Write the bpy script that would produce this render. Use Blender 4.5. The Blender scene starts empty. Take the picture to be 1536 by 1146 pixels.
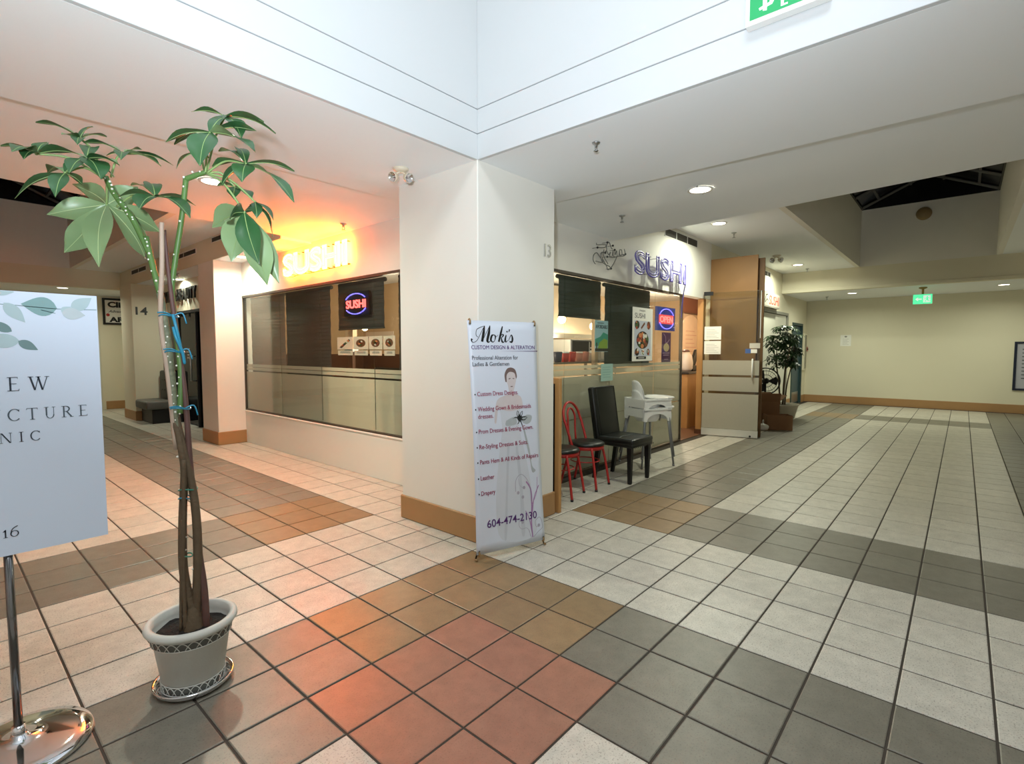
import bpy, bmesh, math, random
from mathutils import Vector, Matrix
random.seed(7)
scene = bpy.context.scene
COL = scene.collection
V = Vector
PI = math.pi

# ------------------------------------------------------------------ camera, light, exposure
cam_d = bpy.data.cameras.new('camera')
cam = bpy.data.objects.new('camera', cam_d); COL.objects.link(cam)
cam_d.sensor_width = 36.0; cam_d.lens = 771.37/1536*36.0
cam_d.clip_start = 0.05; cam_d.clip_end = 100
YAW, PIT = 0.8518, -0.0613
cam.location = (-0.9597, -1.6469, 1.4058)
fwv = V((math.sin(YAW)*math.cos(PIT), math.cos(YAW)*math.cos(PIT), math.sin(PIT)))
cam.rotation_euler = fwv.to_track_quat('-Z', 'Y').to_euler()
scene.camera = cam
scene.view_settings.view_transform = 'Standard'
scene.view_settings.look = 'None'
scene.view_settings.exposure = 0.25
scene.view_settings.gamma = 1.0
scene.view_settings.use_curve_mapping = False
world = bpy.data.worlds.new('night'); scene.world = world; world.use_nodes = True
world.node_tree.nodes['Background'].inputs[0].default_value = (0.05, 0.06, 0.09, 1)
world.node_tree.nodes['Background'].inputs[1].default_value = 0.4

def lamp(name, kind, loc, power, color, size=0.1, rot=None, spread=None):
    d = bpy.data.lights.new(name, kind); d.energy = power; d.color = color
    if kind == 'AREA':
        d.shape = 'DISK'; d.size = size
        if spread: d.spread = math.radians(spread)
    else:
        d.shadow_soft_size = size
    o = bpy.data.objects.new(name, d); COL.objects.link(o); o.location = loc
    if rot: o.rotation_euler = rot
    return o
FLASH = (0.80, 0.91, 1.0); DOWN = (0.95, 1.0, 0.80)
# the photographer's flash, a hand above and to the left of the camera
fl_ = lamp('camera_flash', 'SPOT', (-1.13, -1.60, 1.62), 430, FLASH, 0.05)
fl_.data.spot_size = math.radians(128); fl_.data.spot_blend = 1.0
fl_.rotation_euler = V((.62, .72, .90)).to_track_quat('-Z', 'Y').to_euler()
# added cool fill light high in the atrium, out of view, with no fitting
lamp('atrium_fill', 'AREA', (-1.2, -1.8, 5.3), 100, (0.86, 0.94, 1.0), 2.0)
# recessed downlights: (x, y, z, power); each gets its fitting further down
DOWNLIGHTS = [
 (3.53, 0.12, 2.80, 14), (6.53, 1.02, 3.2, 34), (11.2, 1.03, 3.2, 36), (13.36, 0.35, 2.74, 19), (13.53, -2.22, 2.74, 17),
 (0.68, 3.07, 2.80, 36), (2.06, 6.01, 2.70, 19), (2.2, 9.3, 2.70, 16), (0.98, 12.3, 2.70, 18)]
for i, (x, y, z, p) in enumerate(DOWNLIGHTS):
    lamp('downlight_lamp', 'AREA', (x, y, z-0.03), p, DOWN, 0.13, spread=165)
# warm bulbs inside the restaurant
for x, y, z, p in [(2.85, 3.62, 1.75, 17), (3.3, 5.0, 1.9, 24), (3.6, 2.6, 1.5, 16), (5.6, 2.75, 1.55, 60), (9.0, 2.7, 1.9, 60)]:
    lamp('restaurant_lamp', 'POINT', (x, y, z), p, (1.0, 0.82, 0.58), 0.08)

# ------------------------------------------------------------------ materials
def lin(c):
    return tuple((v/12.92 if v <= 0.04045 else ((v+0.055)/1.055)**2.4) for v in [x/255 for x in c])
MATS = {}
def mat(name, rgb, rough=0.5, metal=0.0, var=0.06, scale=8.0, bump=0.0, bscale=None, emit=None, es=0.0, spec=0.5, srgb=True, sub=None):
    if name in MATS: return MATS[name]
    m = bpy.data.materials.new(name); m.use_nodes = True; nt = m.node_tree; N = nt.nodes; L = nt.links
    b = N['Principled BSDF']; c = lin(rgb) if srgb else rgb
    b.inputs['Roughness'].default_value = rough; b.inputs['Metallic'].default_value = metal
    b.inputs['Specular IOR Level'].default_value = spec
    tc = N.new('ShaderNodeTexCoord'); nz = N.new('ShaderNodeTexNoise'); nz.inputs['Scale'].default_value = scale
    nz.inputs['Detail'].default_value = 4
    L.new(tc.outputs['Object'], nz.inputs['Vector'])
    mx = N.new('ShaderNodeMix'); mx.data_type = 'RGBA'
    mx.inputs[6].default_value = (*[max(0, v*(1-var)) for v in c], 1); mx.inputs[7].default_value = (*[min(1, v*(1+var)) for v in c], 1)
    L.new(nz.outputs[0], mx.inputs[0]); L.new(mx.outputs[2], b.inputs['Base Color'])
    if bump:
        bn = N.new('ShaderNodeBump'); bn.inputs['Strength'].default_value = bump; bn.inputs['Distance'].default_value = 0.01
        n2 = N.new('ShaderNodeTexNoise'); n2.inputs['Scale'].default_value = bscale or scale*6
        L.new(tc.outputs['Object'], n2.inputs['Vector']); L.new(n2.outputs[0], bn.inputs['Height']); L.new(bn.outputs[0], b.inputs['Normal'])
    if emit is not None:
        b.inputs['Emission Color'].default_value = (*emit, 1); b.inputs['Emission Strength'].default_value = es
    MATS[name] = m; return m

def tile_mat(name, rgb, speck, amount, var, rough=0.38):
    m = bpy.data.materials.new(name); m.use_nodes = True; nt = m.node_tree; N = nt.nodes; L = nt.links
    b = N['Principled BSDF']; c = lin(rgb); b.inputs['Roughness'].default_value = rough
    geo = N.new('ShaderNodeNewGeometry'); oi = N.new('ShaderNodeObjectInfo')
    ad = N.new('ShaderNodeMath'); ad.operation = 'ADD'; L.new(geo.outputs['Random Per Island'], ad.inputs[0]); L.new(oi.outputs['Random'], ad.inputs[1])
    fr = N.new('ShaderNodeMath'); fr.operation = 'FRACT'; L.new(ad.outputs[0], fr.inputs[0])
    mx = N.new('ShaderNodeMix'); mx.data_type = 'RGBA'
    mx.inputs[6].default_value = (*[v*(1-var) for v in c], 1); mx.inputs[7].default_value = (*[min(1, v*(1+var)) for v in c], 1)
    L.new(fr.outputs[0], mx.inputs[0])
    # fine dark specks and soft clouds, placed by world position
    n1 = N.new('ShaderNodeTexNoise'); n1.inputs['Scale'].default_value = 150; n1.inputs['Detail'].default_value = 2
    L.new(geo.outputs['Position'], n1.inputs['Vector'])
    rp = N.new('ShaderNodeMapRange'); rp.inputs[1].default_value = 0.56; rp.inputs[2].default_value = 0.70; rp.inputs[3].default_value = 0; rp.inputs[4].default_value = amount
    L.new(n1.outputs[0], rp.inputs[0])
    m2 = N.new('ShaderNodeMix'); m2.data_type = 'RGBA'; L.new(rp.outputs[0], m2.inputs[0]); L.new(mx.outputs[2], m2.inputs[6]); m2.inputs[7].default_value = (*lin(speck), 1)
    n3 = N.new('ShaderNodeTexNoise'); n3.inputs['Scale'].default_value = 11; n3.inputs['Detail'].default_value = 6; n3.inputs['Roughness'].default_value = 0.7
    L.new(geo.outputs['Position'], n3.inputs['Vector'])
    r3 = N.new('ShaderNodeMapRange'); r3.inputs[1].default_value = 0.3; r3.inputs[2].default_value = 0.7; r3.inputs[3].default_value = 0.84; r3.inputs[4].default_value = 1.12
    L.new(n3.outputs[0], r3.inputs[0])
    m3 = N.new('ShaderNodeMix'); m3.data_type = 'RGBA'; m3.blend_type = 'MULTIPLY'; m3.inputs[0].default_value = 1
    L.new(m2.outputs[2], m3.inputs[6]); L.new(r3.outputs[0], m3.inputs[7]); L.new(m3.outputs[2], b.inputs['Base Color'])
    bn = N.new('ShaderNodeBump'); bn.inputs['Strength'].default_value = 0.12; bn.inputs['Distance'].default_value = 0.002
    L.new(n1.outputs[0], bn.inputs['Height']); L.new(bn.outputs[0], b.inputs['Normal'])
    MATS[name] = m; return m

def glass_mat(name, tint, gloss=0.09, rough=0.0, veil=0.0, veilc=(0.6, 0.6, 0.6)):
    m = bpy.data.materials.new(name); m.use_nodes = True; nt = m.node_tree; N = nt.nodes; L = nt.links
    N.remove(N['Principled BSDF']); out = N['Material Output']
    tr = N.new('ShaderNodeBsdfTransparent'); tr.inputs[0].default_value = (*tint, 1)
    gl = N.new('ShaderNodeBsdfGlossy'); gl.inputs['Roughness'].default_value = rough; gl.inputs[0].default_value = (1, 1, 1, 1)
    lw = N.new('ShaderNodeLayerWeight'); lw.inputs[0].default_value = 0.5
    pw = N.new('ShaderNodeMath'); pw.operation = 'POWER'; pw.inputs[1].default_value = 5.0; L.new(lw.outputs['Facing'], pw.inputs[0])
    ad = N.new('ShaderNodeMath'); ad.operation = 'MULTIPLY_ADD'; ad.inputs[1].default_value = 0.6; ad.inputs[2].default_value = gloss; ad.use_clamp = True
    L.new(pw.outputs[0], ad.inputs[0])
    src = tr
    if veil:
        nz = N.new('ShaderNodeTexNoise'); nz.inputs['Scale'].default_value = 30
        df = N.new('ShaderNodeBsdfDiffuse'); df.inputs[0].default_value = (*veilc, 1)
        tl = N.new('ShaderNodeBsdfTranslucent'); tl.inputs[0].default_value = (*veilc, 1)
        a = N.new('ShaderNodeMixShader'); a.inputs[0].default_value = 0.5; L.new(df.outputs[0], a.inputs[1]); L.new(tl.outputs[0], a.inputs[2])
        mr = N.new('ShaderNodeMapRange'); mr.inputs[3].default_value = veil*0.95; mr.inputs[4].default_value = min(1, veil*1.05); L.new(nz.outputs[0], mr.inputs[0])
        s = N.new('ShaderNodeMixShader'); L.new(mr.outputs[0], s.inputs[0]); L.new(tr.outputs[0], s.inputs[1]); L.new(a.outputs[0], s.inputs[2]); src = s
    mx = N.new('ShaderNodeMixShader'); L.new(ad.outputs[0], mx.inputs[0]); L.new(src.outputs[0], mx.inputs[1]); L.new(gl.outputs[0], mx.inputs[2])
    L.new(mx.outputs[0], out.inputs[0]); MATS[name] = m; return m

def leaf_mat(name, top, under):
    m = bpy.data.materials.new(name); m.use_nodes = True; nt = m.node_tree; N = nt.nodes; L = nt.links
    b = N['Principled BSDF']; b.inputs['Roughness'].default_value = 0.36
    geo = N.new('ShaderNodeNewGeometry'); nz = N.new('ShaderNodeTexNoise'); nz.inputs['Scale'].default_value = 14
    tc = N.new('ShaderNodeTexCoord'); L.new(tc.outputs['Object'], nz.inputs['Vector'])
    a = N.new('ShaderNodeMix'); a.data_type = 'RGBA'; t, u = lin(top), lin(under)
    a.inputs[6].default_value = (*[v*0.75 for v in t], 1); a.inputs[7].default_value = (*[v*1.25 for v in t], 1); L.new(nz.outputs[0], a.inputs[0])
    c = N.new('ShaderNodeMix'); c.data_type = 'RGBA'; L.new(geo.outputs['Backfacing'], c.inputs[0]); L.new(a.outputs[2], c.inputs[6]); c.inputs[7].default_value = (*u, 1)
    L.new(c.outputs[2], b.inputs['Base Color']); MATS[name] = m; return m

WALL = mat('wall_paint', (233, 229, 220), 0.75, var=0.015, scale=3, bump=0.05, bscale=120)
WALLC = mat('cream_wall_paint', (226, 219, 196), 0.78, var=0.015, scale=2, bump=0.05, bscale=120)
FASC = mat('fascia_paint', (206, 208, 209), 0.6, var=0.01, scale=2)
CEIL = mat('ceiling_paint', (246, 248, 250), 0.85, var=0.012, scale=2, bump=0.05, bscale=150)
BASE = mat('tan_baseboard', (170, 130, 86), 0.5, var=0.08, scale=5)
GROUT = mat('dark_grout', (62, 54, 46), 0.9, var=0.15, scale=20)
CREAM = tile_mat('cream_tile', (198, 192, 180), (120, 110, 98), 0.7, 0.06)
GREY = tile_mat('grey_green_tile', (122, 117, 105), (80, 72, 62), 0.5, 0.08)
TAN = tile_mat('tan_tile', (142, 117, 86), (92, 74, 54), 0.4, 0.09)
RED = tile_mat('terracotta_tile', (154, 108, 88), (104, 70, 56), 0.35, 0.07)
BLACK = mat('black_plastic', (16, 16, 17), 0.4, var=0.1)
DARK = mat('near_black', (28, 28, 30), 0.6, var=0.1)
WHITEP = mat('white_plastic', (236, 236, 232), 0.35, var=0.02)
PAPER = mat('white_paper', (240, 238, 230), 0.8, var=0.02)
CHROME = mat('chrome', (225, 225, 228), 0.07, 1.0, var=0.02)
STEEL = mat('brushed_steel', (178, 180, 182), 0.3, 1.0, var=0.05, scale=30)
ALU = mat('aluminium', (205, 206, 204), 0.38, 0.7, var=0.04)
WOOD = mat('oak_wood', (186, 138, 84), 0.5, var=0.16, scale=4)
PLY = mat('plywood', (148, 108, 64), 0.55, var=0.10, scale=3)
CARD = mat('cardboard', (128, 92, 62), 0.85, var=0.08, scale=6)
LIGHTDISC = mat('lamp_diffuser', (255, 250, 235), 0.4, emit=(1.0, 0.93, 0.75), es=9.0)
GLASS = glass_mat('clear_glass', (0.93, 0.96, 0.94), 0.03)
FROST = glass_mat('frosted_film', (0.85, 0.85, 0.80), 0.0, 0.15, 0.80, (0.80, 0.77, 0.67))

# ------------------------------------------------------------------ mesh helpers
class MB:
    def __init__(self): self.v = []; self.f = []; self.m = []; self.mi = 0; self.smooth = []
    def add(self, vs, fs, sm=False):
        o = len(self.v); self.v += [V(p) for p in vs]
        for f in fs: self.f.append([o+i for i in f]); self.m.append(self.mi); self.smooth.append(sm)
        return self
    def box(self, a, b, M=None):
        x0, y0, z0 = [min(p, q) for p, q in zip(a, b)]; x1, y1, z1 = [max(p, q) for p, q in zip(a, b)]
        vs = [(x0,y0,z0),(x1,y0,z0),(x1,y1,z0),(x0,y1,z0),(x0,y0,z1),(x1,y0,z1),(x1,y1,z1),(x0,y1,z1)]
        if M: vs = [M @ V(p) for p in vs]
        return self.add(vs, [(0,3,2,1),(4,5,6,7),(0,1,5,4),(1,2,6,5),(2,3,7,6),(3,0,4,7)])
    def bbox(self, a, b, r=0.005, M=None, seg=1):
        "box with chamfered edges"
        bm = bmesh.new(); bmesh.ops.create_cube(bm, size=1)
        c = [(p+q)/2 for p, q in zip(a, b)]; s = [abs(q-p) for p, q in zip(a, b)]
        for v in bm.verts: v.co = V([c[i]+v.co[i]*s[i] for i in range(3)])
        bmesh.ops.bevel(bm, geom=bm.edges[:], offset=min(r, min(s)*0.45), segments=seg, profile=0.5, affect='EDGES')
        return self.bm(bm, M, seg > 1)
    def bm(self, bm, M=None, sm=False):
        bm.verts.index_update()
        self.add([(M @ v.co if M else v.co.copy()) for v in bm.verts], [[v.index for v in f.verts] for f in bm.faces], sm); bm.free(); return self
    def prism(self, pts, d, sm=False):
        "closed polygon (3D points) pushed along the vector d"
        n = len(pts); d = V(d); vs = [V(p) for p in pts] + [V(p)+d for p in pts]
        fs = [list(range(n))[::-1], [n+i for i in range(n)]] + [(i, (i+1) % n, n+(i+1) % n, n+i) for i in range(n)]
        return self.add(vs, fs, sm)
    def tube(self, path, r, seg=8, closed=False, caps=True, sm=True):
        P = [V(p) for p in path]; n = len(P); R = r if isinstance(r, (list, tuple)) else [r]*n
        T = []
        for i in range(n):
            a = P[(i-1) % n] if (closed or i > 0) else P[i]; b = P[(i+1) % n] if (closed or i < n-1) else P[i]
            t = (b-a); T.append(t.normalized() if t.length > 1e-9 else V((0, 0, 1)))
        up = V((0, 0, 1)) if abs(T[0].z) < 0.9 else V((1, 0, 0)); nr = T[0].cross(up).normalized(); vs = []
        for i in range(n):
            nr = (nr - T[i]*nr.dot(T[i])); nr = nr.normalized() if nr.length > 1e-6 else T[i].orthogonal().normalized()
            bn = T[i].cross(nr)
            for k in range(seg):
                a = 2*PI*k/seg; vs.append(P[i] + (nr*math.cos(a)+bn*math.sin(a))*R[i])
        fs = []
        for i in range(n if closed else n-1):
            for k in range(seg):
                a = i*seg+k; b = i*seg+(k+1) % seg; c = ((i+1) % n)*seg+(k+1) % seg; d = ((i+1) % n)*seg+k; fs.append((a, b, c, d))
        if caps and not closed: fs.append(list(range(seg))[::-1]); fs.append([(n-1)*seg+k for k in range(seg)])
        return self.add(vs, fs, sm)
    def lathe(self, prof, seg=32, M=None, sx=1, sy=1, sm=True):
        vs = []; n = len(prof)
        for k in range(seg):
            a = 2*PI*k/seg
            for r, z in prof:
                p = V((r*math.cos(a)*sx, r*math.sin(a)*sy, z)); vs.append(M @ p if M else p)
        fs = []
        for k in range(seg):
            for i in range(n-1): fs.append((k*n+i, ((k+1) % seg)*n+i, ((k+1) % seg)*n+i+1, k*n+i+1))
        return self.add(vs, fs, sm)
    def cyl(self, a, b, r, seg=16, r2=None): return self.tube([a, b], [r, r if r2 is None else r2], seg)
    def sphere(self, c, r, seg=12, s=(1, 1, 1)):
        bm = bmesh.new(); bmesh.ops.create_uvsphere(bm, u_segments=seg, v_segments=max(6, seg//2), radius=r)
        M = Matrix.Translation(V(c)) @ Matrix.Diagonal((*s, 1)); return self.bm(bm, M, True)
    def grid(self, P, sm=True):
        "rows of points -> quads"
        h, w = len(P), len(P[0]); vs = [p for r in P for p in r]
        return self.add(vs, [(i*w+j, i*w+j+1, (i+1)*w+j+1, (i+1)*w+j) for i in range(h-1) for j in range(w-1)], sm)
    def build(self, name, mats, parent=None, world=True, loc=None, kind=None):
        me = bpy.data.meshes.new(name); off = V((0, 0, 0))
        if parent is not None and world:
            off = PM(parent)
        elif loc is not None: off = V(loc)
        me.from_pydata([v-off for v in self.v] if not isinstance(off, Matrix) else [off @ v for v in self.v], [], self.f)
        for m in (mats if isinstance(mats, (list, tuple)) else [mats]): me.materials.append(m)
        me.polygons.foreach_set('material_index', self.m); me.polygons.foreach_set('use_smooth', self.smooth)
        me.update()
        o = bpy.data.objects.new(name, me); COL.objects.link(o)
        if parent is not None: o.parent = parent
        elif loc is not None: o.location = loc
        if kind: o['kind'] = kind
        return o
def PM(o):
    "inverse of the unevaluated world matrix of a parent chain"
    M = Matrix.Identity(4)
    while o is not None:
        M = (Matrix.Translation(o.location) @ o.rotation_euler.to_matrix().to_4x4()) @ M; o = o.parent
    return M.inverted()
def tag(o, label, cat, group=None, kind=None):
    o['label'] = label; o['category'] = cat
    if group: o['group'] = group
    if kind: o['kind'] = kind
    return o
def thing(name, loc, label, cat, rz=0, group=None):
    o = bpy.data.objects.new(name, None); COL.objects.link(o); o.location = loc; o.rotation_euler = (0, 0, rz); o.empty_display_size = 0.1
    return tag(o, label, cat, group)
def struct(name, mb, m, label, cat, loc=None):
    o = mb.build(name, m, loc=loc); tag(o, label, cat, kind='structure'); return o
class Fr:
    "a flat frame of reference on a surface: a to the right, b up, c out"
    def __init__(s, o, r, u=(0, 0, 1)): s.o = V(o); s.r = V(r).normalized(); s.u = V(u).normalized(); s.n = s.r.cross(s.u)
    def p(s, a, b, c=0): return s.o + s.r*a + s.u*b + s.n*c
    def M(s): return Matrix(((s.r.x, s.u.x, s.n.x, s.o.x), (s.r.y, s.u.y, s.n.y, s.o.y), (s.r.z, s.u.z, s.n.z, s.o.z), (0, 0, 0, 1)))
    def slab(s, mb, a0, b0, a1, b1, c0, c1): return mb.prism([s.p(a0, b0, c0), s.p(a1, b0, c0), s.p(a1, b1, c0), s.p(a0, b1, c0)], s.n*(c1-c0))
    def poly(s, mb, pts, c0, c1): 
        ar = sum(pts[i][0]*pts[(i+1) % len(pts)][1]-pts[(i+1) % len(pts)][0]*pts[i][1] for i in range(len(pts)))
        if ar < 0: pts = pts[::-1]
        return mb.prism([s.p(a, b, c0) for a, b in pts], s.n*(c1-c0))
    def disc(s, mb, a, b, ra, rb, c0, c1, n=20): return s.poly(mb, [(a+ra*math.cos(2*PI*i/n), b+rb*math.sin(2*PI*i/n)) for i in range(n)], c0, c1)
    def ribbon(s, mb, pts, w, c0, c1):
        "a flat brush stroke of varying width"
        n = len(pts); W = w if isinstance(w, (list, tuple)) else [w]*n
        Lp, Rp = [], []
        for i in range(n):
            a = pts[max(0, i-1)]; b = pts[min(n-1, i+1)]; dx, dy = b[0]-a[0], b[1]-a[1]; l = math.hypot(dx, dy) or 1
            nx, ny = -dy/l*W[i]/2, dx/l*W[i]/2; Lp.append((pts[i][0]+nx, pts[i][1]+ny)); Rp.append((pts[i][0]-nx, pts[i][1]-ny))
        for i in range(n-1): s.poly(mb, [Rp[i], Rp[i+1], Lp[i+1], Lp[i]], c0, c1)
def smoothline(pts, k=6):
    out = []
    for i in range(len(pts)-1):
        p0 = pts[max(0, i-1)]; p1 = pts[i]; p2 = pts[i+1]; p3 = pts[min(len(pts)-1, i+2)]
        for j in range(k):
            t = j/k; out.append(tuple(0.5*((2*b)+(-a+c)*t+(2*a-5*b+4*c-d)*t*t+(-a+3*b-3*c+d)*t**3) for a, b, c, d in zip(p0, p1, p2, p3)))
    out.append(tuple(pts[-1])); return out
def text_mesh(s, size=1.0, shear=0.0, extrude=0.0, offset=0.0, bevel=0.0, outline=False, spacing=1.0, res=4):
    cu = bpy.data.curves.new('t', 'FONT'); cu.body = s; cu.size = size; cu.shear = shear; cu.extrude = extrude; cu.offset = offset
    cu.bevel_depth = bevel; cu.resolution_u = res; cu.space_character = spacing
    if outline: cu.fill_mode = 'NONE'; cu.bevel_resolution = 1
    o = bpy.data.objects.new('t', cu); COL.objects.link(o)
    dg = bpy.context.evaluated_depsgraph_get(); me = bpy.data.meshes.new_from_object(o.evaluated_get(dg))
    bpy.data.objects.remove(o); bpy.data.curves.remove(cu)
    vs = [v.co.copy() for v in me.vertices]; fs = [list(p.vertices) for p in me.polygons]; bpy.data.meshes.remove(me); return vs, fs
def text(mb, fr, s, a, b, width, height, c=0.001, depth=0.0015, shear=0.0, bold=0.0, outline=0.0, align='L', spacing=1.0):
    "lettering on a surface, scaled to a width and cap height; (a, b) is the left (or centre) of the baseline"
    vs, fs = text_mesh(s, 1.0, shear, 0.0 if outline else 0.5, bold, outline/height if outline else 0, bool(outline), spacing)
    x0 = min(v.x for v in vs); x1 = max(v.x for v in vs); H = 0.70
    sx = width/(x1-x0); sy = height/H; dx = -width/2 if align == 'C' else 0
    if outline: dz = lambda z: z*height
    else: dz = lambda z: (z+0.5)*depth
    mb.add([fr.p(a+dx+(v.x-x0)*sx, b+v.y*sy, c+dz(v.z)) for v in vs], fs, bool(outline)); return mb
# ------------------------------------------------------------------ the building
TU, TV = 0.3048, 0.3048*0.9826       # tile pitch along x and along y
XC, YC = 1.646, 0.954                # the corner of the pillar
ZS = 2.734                           # soffit height
RX0, RX1, RY0 = -4.3, 15.0, -4.6     # outer limits
LY1 = 13.7
YG, XG = 1.61, 2.256                 # right and left shop fronts

def tile_kind(i, j):
    if 0 <= i < 3 and -2 <= j < 1: return 3
    if (1 <= i < 5 and -1 <= j < 3) or (9 <= i < 12 and 0 <= j < 3) or (2 <= i < 5 and 7 <= j < 10) or (38 <= i < 41 and 0 <= j < 3): return 2
    if 0 <= j < 3 and (i < 1 or i >= 12): return 1
    if 2 <= i < 5 and (j < -1 or j >= 10): return 1
    if 9 <= i < 12 and j < 0: return 1
    if 7 <= j < 10 and i < 2: return 1
    if -10 <= j < -7 and i >= 9: return 1
    if 38 <= i < 41 and j < 0: return 1
    if -8 <= i < -5 and j >= 7: return 1
    if 37 <= j < 40 and i < 5: return 1
    if 0 <= i < 1 and 1 <= j < 3: return 1
    return 0
fl = MB(); fl.box((RX0, RY0, -0.12), (RX1, LY1, -0.004))
floor = struct('floor', fl, GROUT, 'tiled mall floor of cream, grey and terracotta squares with dark joints', 'floor')
def tile_geo(mb, x0, y0, x1, y1):
    b = 0.004; z0, z1 = -0.006, 0.0
    mb.add([(x0, y0, z0), (x1, y0, z0), (x1, y1, z0), (x0, y1, z0), (x0, y0, -0.002), (x1, y0, -0.002), (x1, y1, -0.002), (x0, y1, -0.002),
            (x0+b, y0+b, z1), (x1-b, y0+b, z1), (x1-b, y1-b, z1), (x0+b, y1-b, z1)],
           [(0, 1, 5, 4), (1, 2, 6, 5), (2, 3, 7, 6), (3, 0, 4, 7), (4, 5, 9, 8), (5, 6, 10, 9), (6, 7, 11, 10), (7, 4, 8, 11), (8, 9, 10, 11)])
cells = []
G = 0.0047
for i in range(-14, 50):
    for j in range(-15, 46):
        x, y = (i+.5)*TU, (j+.5)*TV
        right = (y < YG-0.02 and y > RY0); left = (x < 2.62 and x > RX0 and y > RY0 and y < LY1)
        if not ((right and x < RX1 and x > RX0) or left): continue
        if 6 <= i < 8 and 4 <= j < 6: continue
        if x > XG+0.16 and 1.6 < y < 6.7: continue
        d = V((x, y, 0))-cam.location; z = d.dot(fwv)
        px = d.dot(V((math.cos(YAW), -math.sin(YAW), 0)))/max(z, .01)
        vis = z > 0.9 and abs(px) < 1.08
        cells.append((d.length if vis else 99+d.length, i, j))
cells.sort()
protos = {}
for n, (d, i, j) in enumerate(cells[:300]):
    k = tile_kind(i, j)
    if k not in protos:
        mb = MB(); tile_geo(mb, G, G, TU-G, TV-G); o = mb.build('tile', [CREAM, GREY, TAN, RED][k]); protos[k] = o
    else:
        o = protos[k].copy(); COL.objects.link(o)
    o.parent = floor; o.location = (i*TU, j*TV, random.uniform(-0.0006, 0.0006))
rest = MB()
for d, i, j in cells[300:]:
    rest.mi = tile_kind(i, j); tile_geo(rest, i*TU+G, j*TV+G, min((i+1)*TU-G, RX1), (j+1)*TV-G)
rest.build('distant_tile', [CREAM, GREY, TAN, RED], parent=floor, kind='stuff')

# --- the corner pillar
w = MB(); w.bbox((XC, YC, 0), (2.55, 1.86, ZS+0.02), 0.006)
struct('wall_corner', w, WALL, 'big square off-white pillar at the mall corner', 'pillar')
def baseboard(name, boxes, label, h=0.195):
    m = MB()
    for a, b in boxes: m.bbox((a[0], a[1], 0.001), (b[0], b[1], h), 0.006)
    return struct(name, m, BASE, label, 'baseboard')
baseboard('baseboard_corner', [((XC-.013, YC-.013), (2.563, 1.873))], 'tan baseboard around the foot of the corner pillar')
# --- fascias of the high atrium, three boards each with a fine shadow groove between
def fascia(name, along, lab):
    bk = MB()
    if along == 'x': bk.box((RX0, YC+.03, ZS+.31), (XC+.2, YC+.2, 5.6))
    else: bk.box((XC+.03, RY0, ZS+.31), (XC+.2, YC+.03, 5.6))
    o = struct(name, bk, FASC, lab, 'fascia')
    for z0, z1 in ((ZS, 2.906), (2.912, 3.072), (3.078, 5.6)):
        m = MB()
        if along == 'x': m.bbox((RX0, YC, z0), (XC+.03, YC+.03, z1), .002)
        else: m.bbox((XC, RY0, z0), (XC+.03, YC-.0005, z1), .002)
        m.build('board', FASC, parent=o)
fascia('trim_1', 'x', 'white boarded fascia of the high atrium on the left of the pillar')
fascia('trim_2', 'y', 'white boarded fascia of the high atrium on the right of the pillar')
# --- ceilings
c = MB(); c.box((XC+.03, RY0, ZS), (2.85, YC+.03, ZS+.3)); c.box((RX0, YC+.03, ZS), (2.85, 2.2, ZS+.3))
struct('ceiling', c, CEIL, 'low grey-white soffit over the pillar between the two shop fronts', 'ceiling')
def wedge(lo, hi):   # beam whose underside rises away from the shop front
    return lo, hi
c = MB()
za, zb = 2.742, 2.89
c.add([(2.85, YG+.02, za), (4.65, YG+.02, za), (4.65, -2.6, zb), (2.85, -2.6, zb), (2.85, RY0, zb), (4.65, RY0, zb),
       (2.85, YG+.02, 3.3), (4.65, YG+.02, 3.3), (4.65, RY0, 3.3), (2.85, RY0, 3.3)],
      [(0, 3, 2, 1), (3, 4, 5, 2), (0, 6, 9, 4, 3), (1, 2, 5, 8, 7), (6, 7, 8, 9), (0, 1, 7, 6), (4, 9, 8, 5)])
struct('ceiling', c, CEIL, 'wide dropped ceiling beam across the right hand corridor with a downlight', 'ceiling')
c = MB()
c.add([(XG+.05, 2.2, za), (XG+.05, 4.45, za), (-1.9, 4.45, zb), (-1.9, 2.2, zb), (RX0, 2.2, zb), (RX0, 4.45, zb),
       (XG+.05, 2.2, 3.3), (XG+.05, 4.45, 3.3), (RX0, 4.45, 3.3), (RX0, 2.2, 3.3)],
      [(0, 1, 2, 3), (3, 2, 5, 4), (0, 3, 4, 9, 6), (1, 7, 8, 5, 2), (6, 9, 8, 7), (0, 6, 7, 1), (4, 5, 8, 9)])
struct('ceiling', c, CEIL, 'wide dropped ceiling beam across the left hand corridor with a downlight', 'ceiling')
ZR, ZL = 3.2, 3.05
c = MB(); c.box((4.65, .18, ZR), (12.4, YG+.1, ZR+.1)); c.box((4.65, RY0, ZR), (12.4, -2.13, ZR+.1))
struct('ceiling', c, CEIL, 'higher cream ceiling strips beside the skylight of the right corridor', 'ceiling')
c = MB(); c.box((12.53, RY0, 2.74), (RX1, YG+.1, 2.84))
struct('ceiling', c, CEIL, 'low end soffit of the right corridor with two downlights and the exit sign', 'ceiling')
c = MB(); c.box((1.13, 4.45, ZL), (1.869, 11.9, ZL+.1)); c.box((RX0, 4.45, ZL), (-1.18, 11.9, ZL+.1))
struct('ceiling', c, CEIL, 'higher cream ceiling strips beside the skylight of the left corridor', 'ceiling')
c = MB(); c.box((RX0, 12.02, 2.69), (2.7, LY1, 2.79))
struct('ceiling', c, CEIL, 'low end soffit of the left corridor with one downlight', 'ceiling')
c = MB(); c.box((1.881, 4.46, 2.72), (3.2, 12.02, 2.80))
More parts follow.
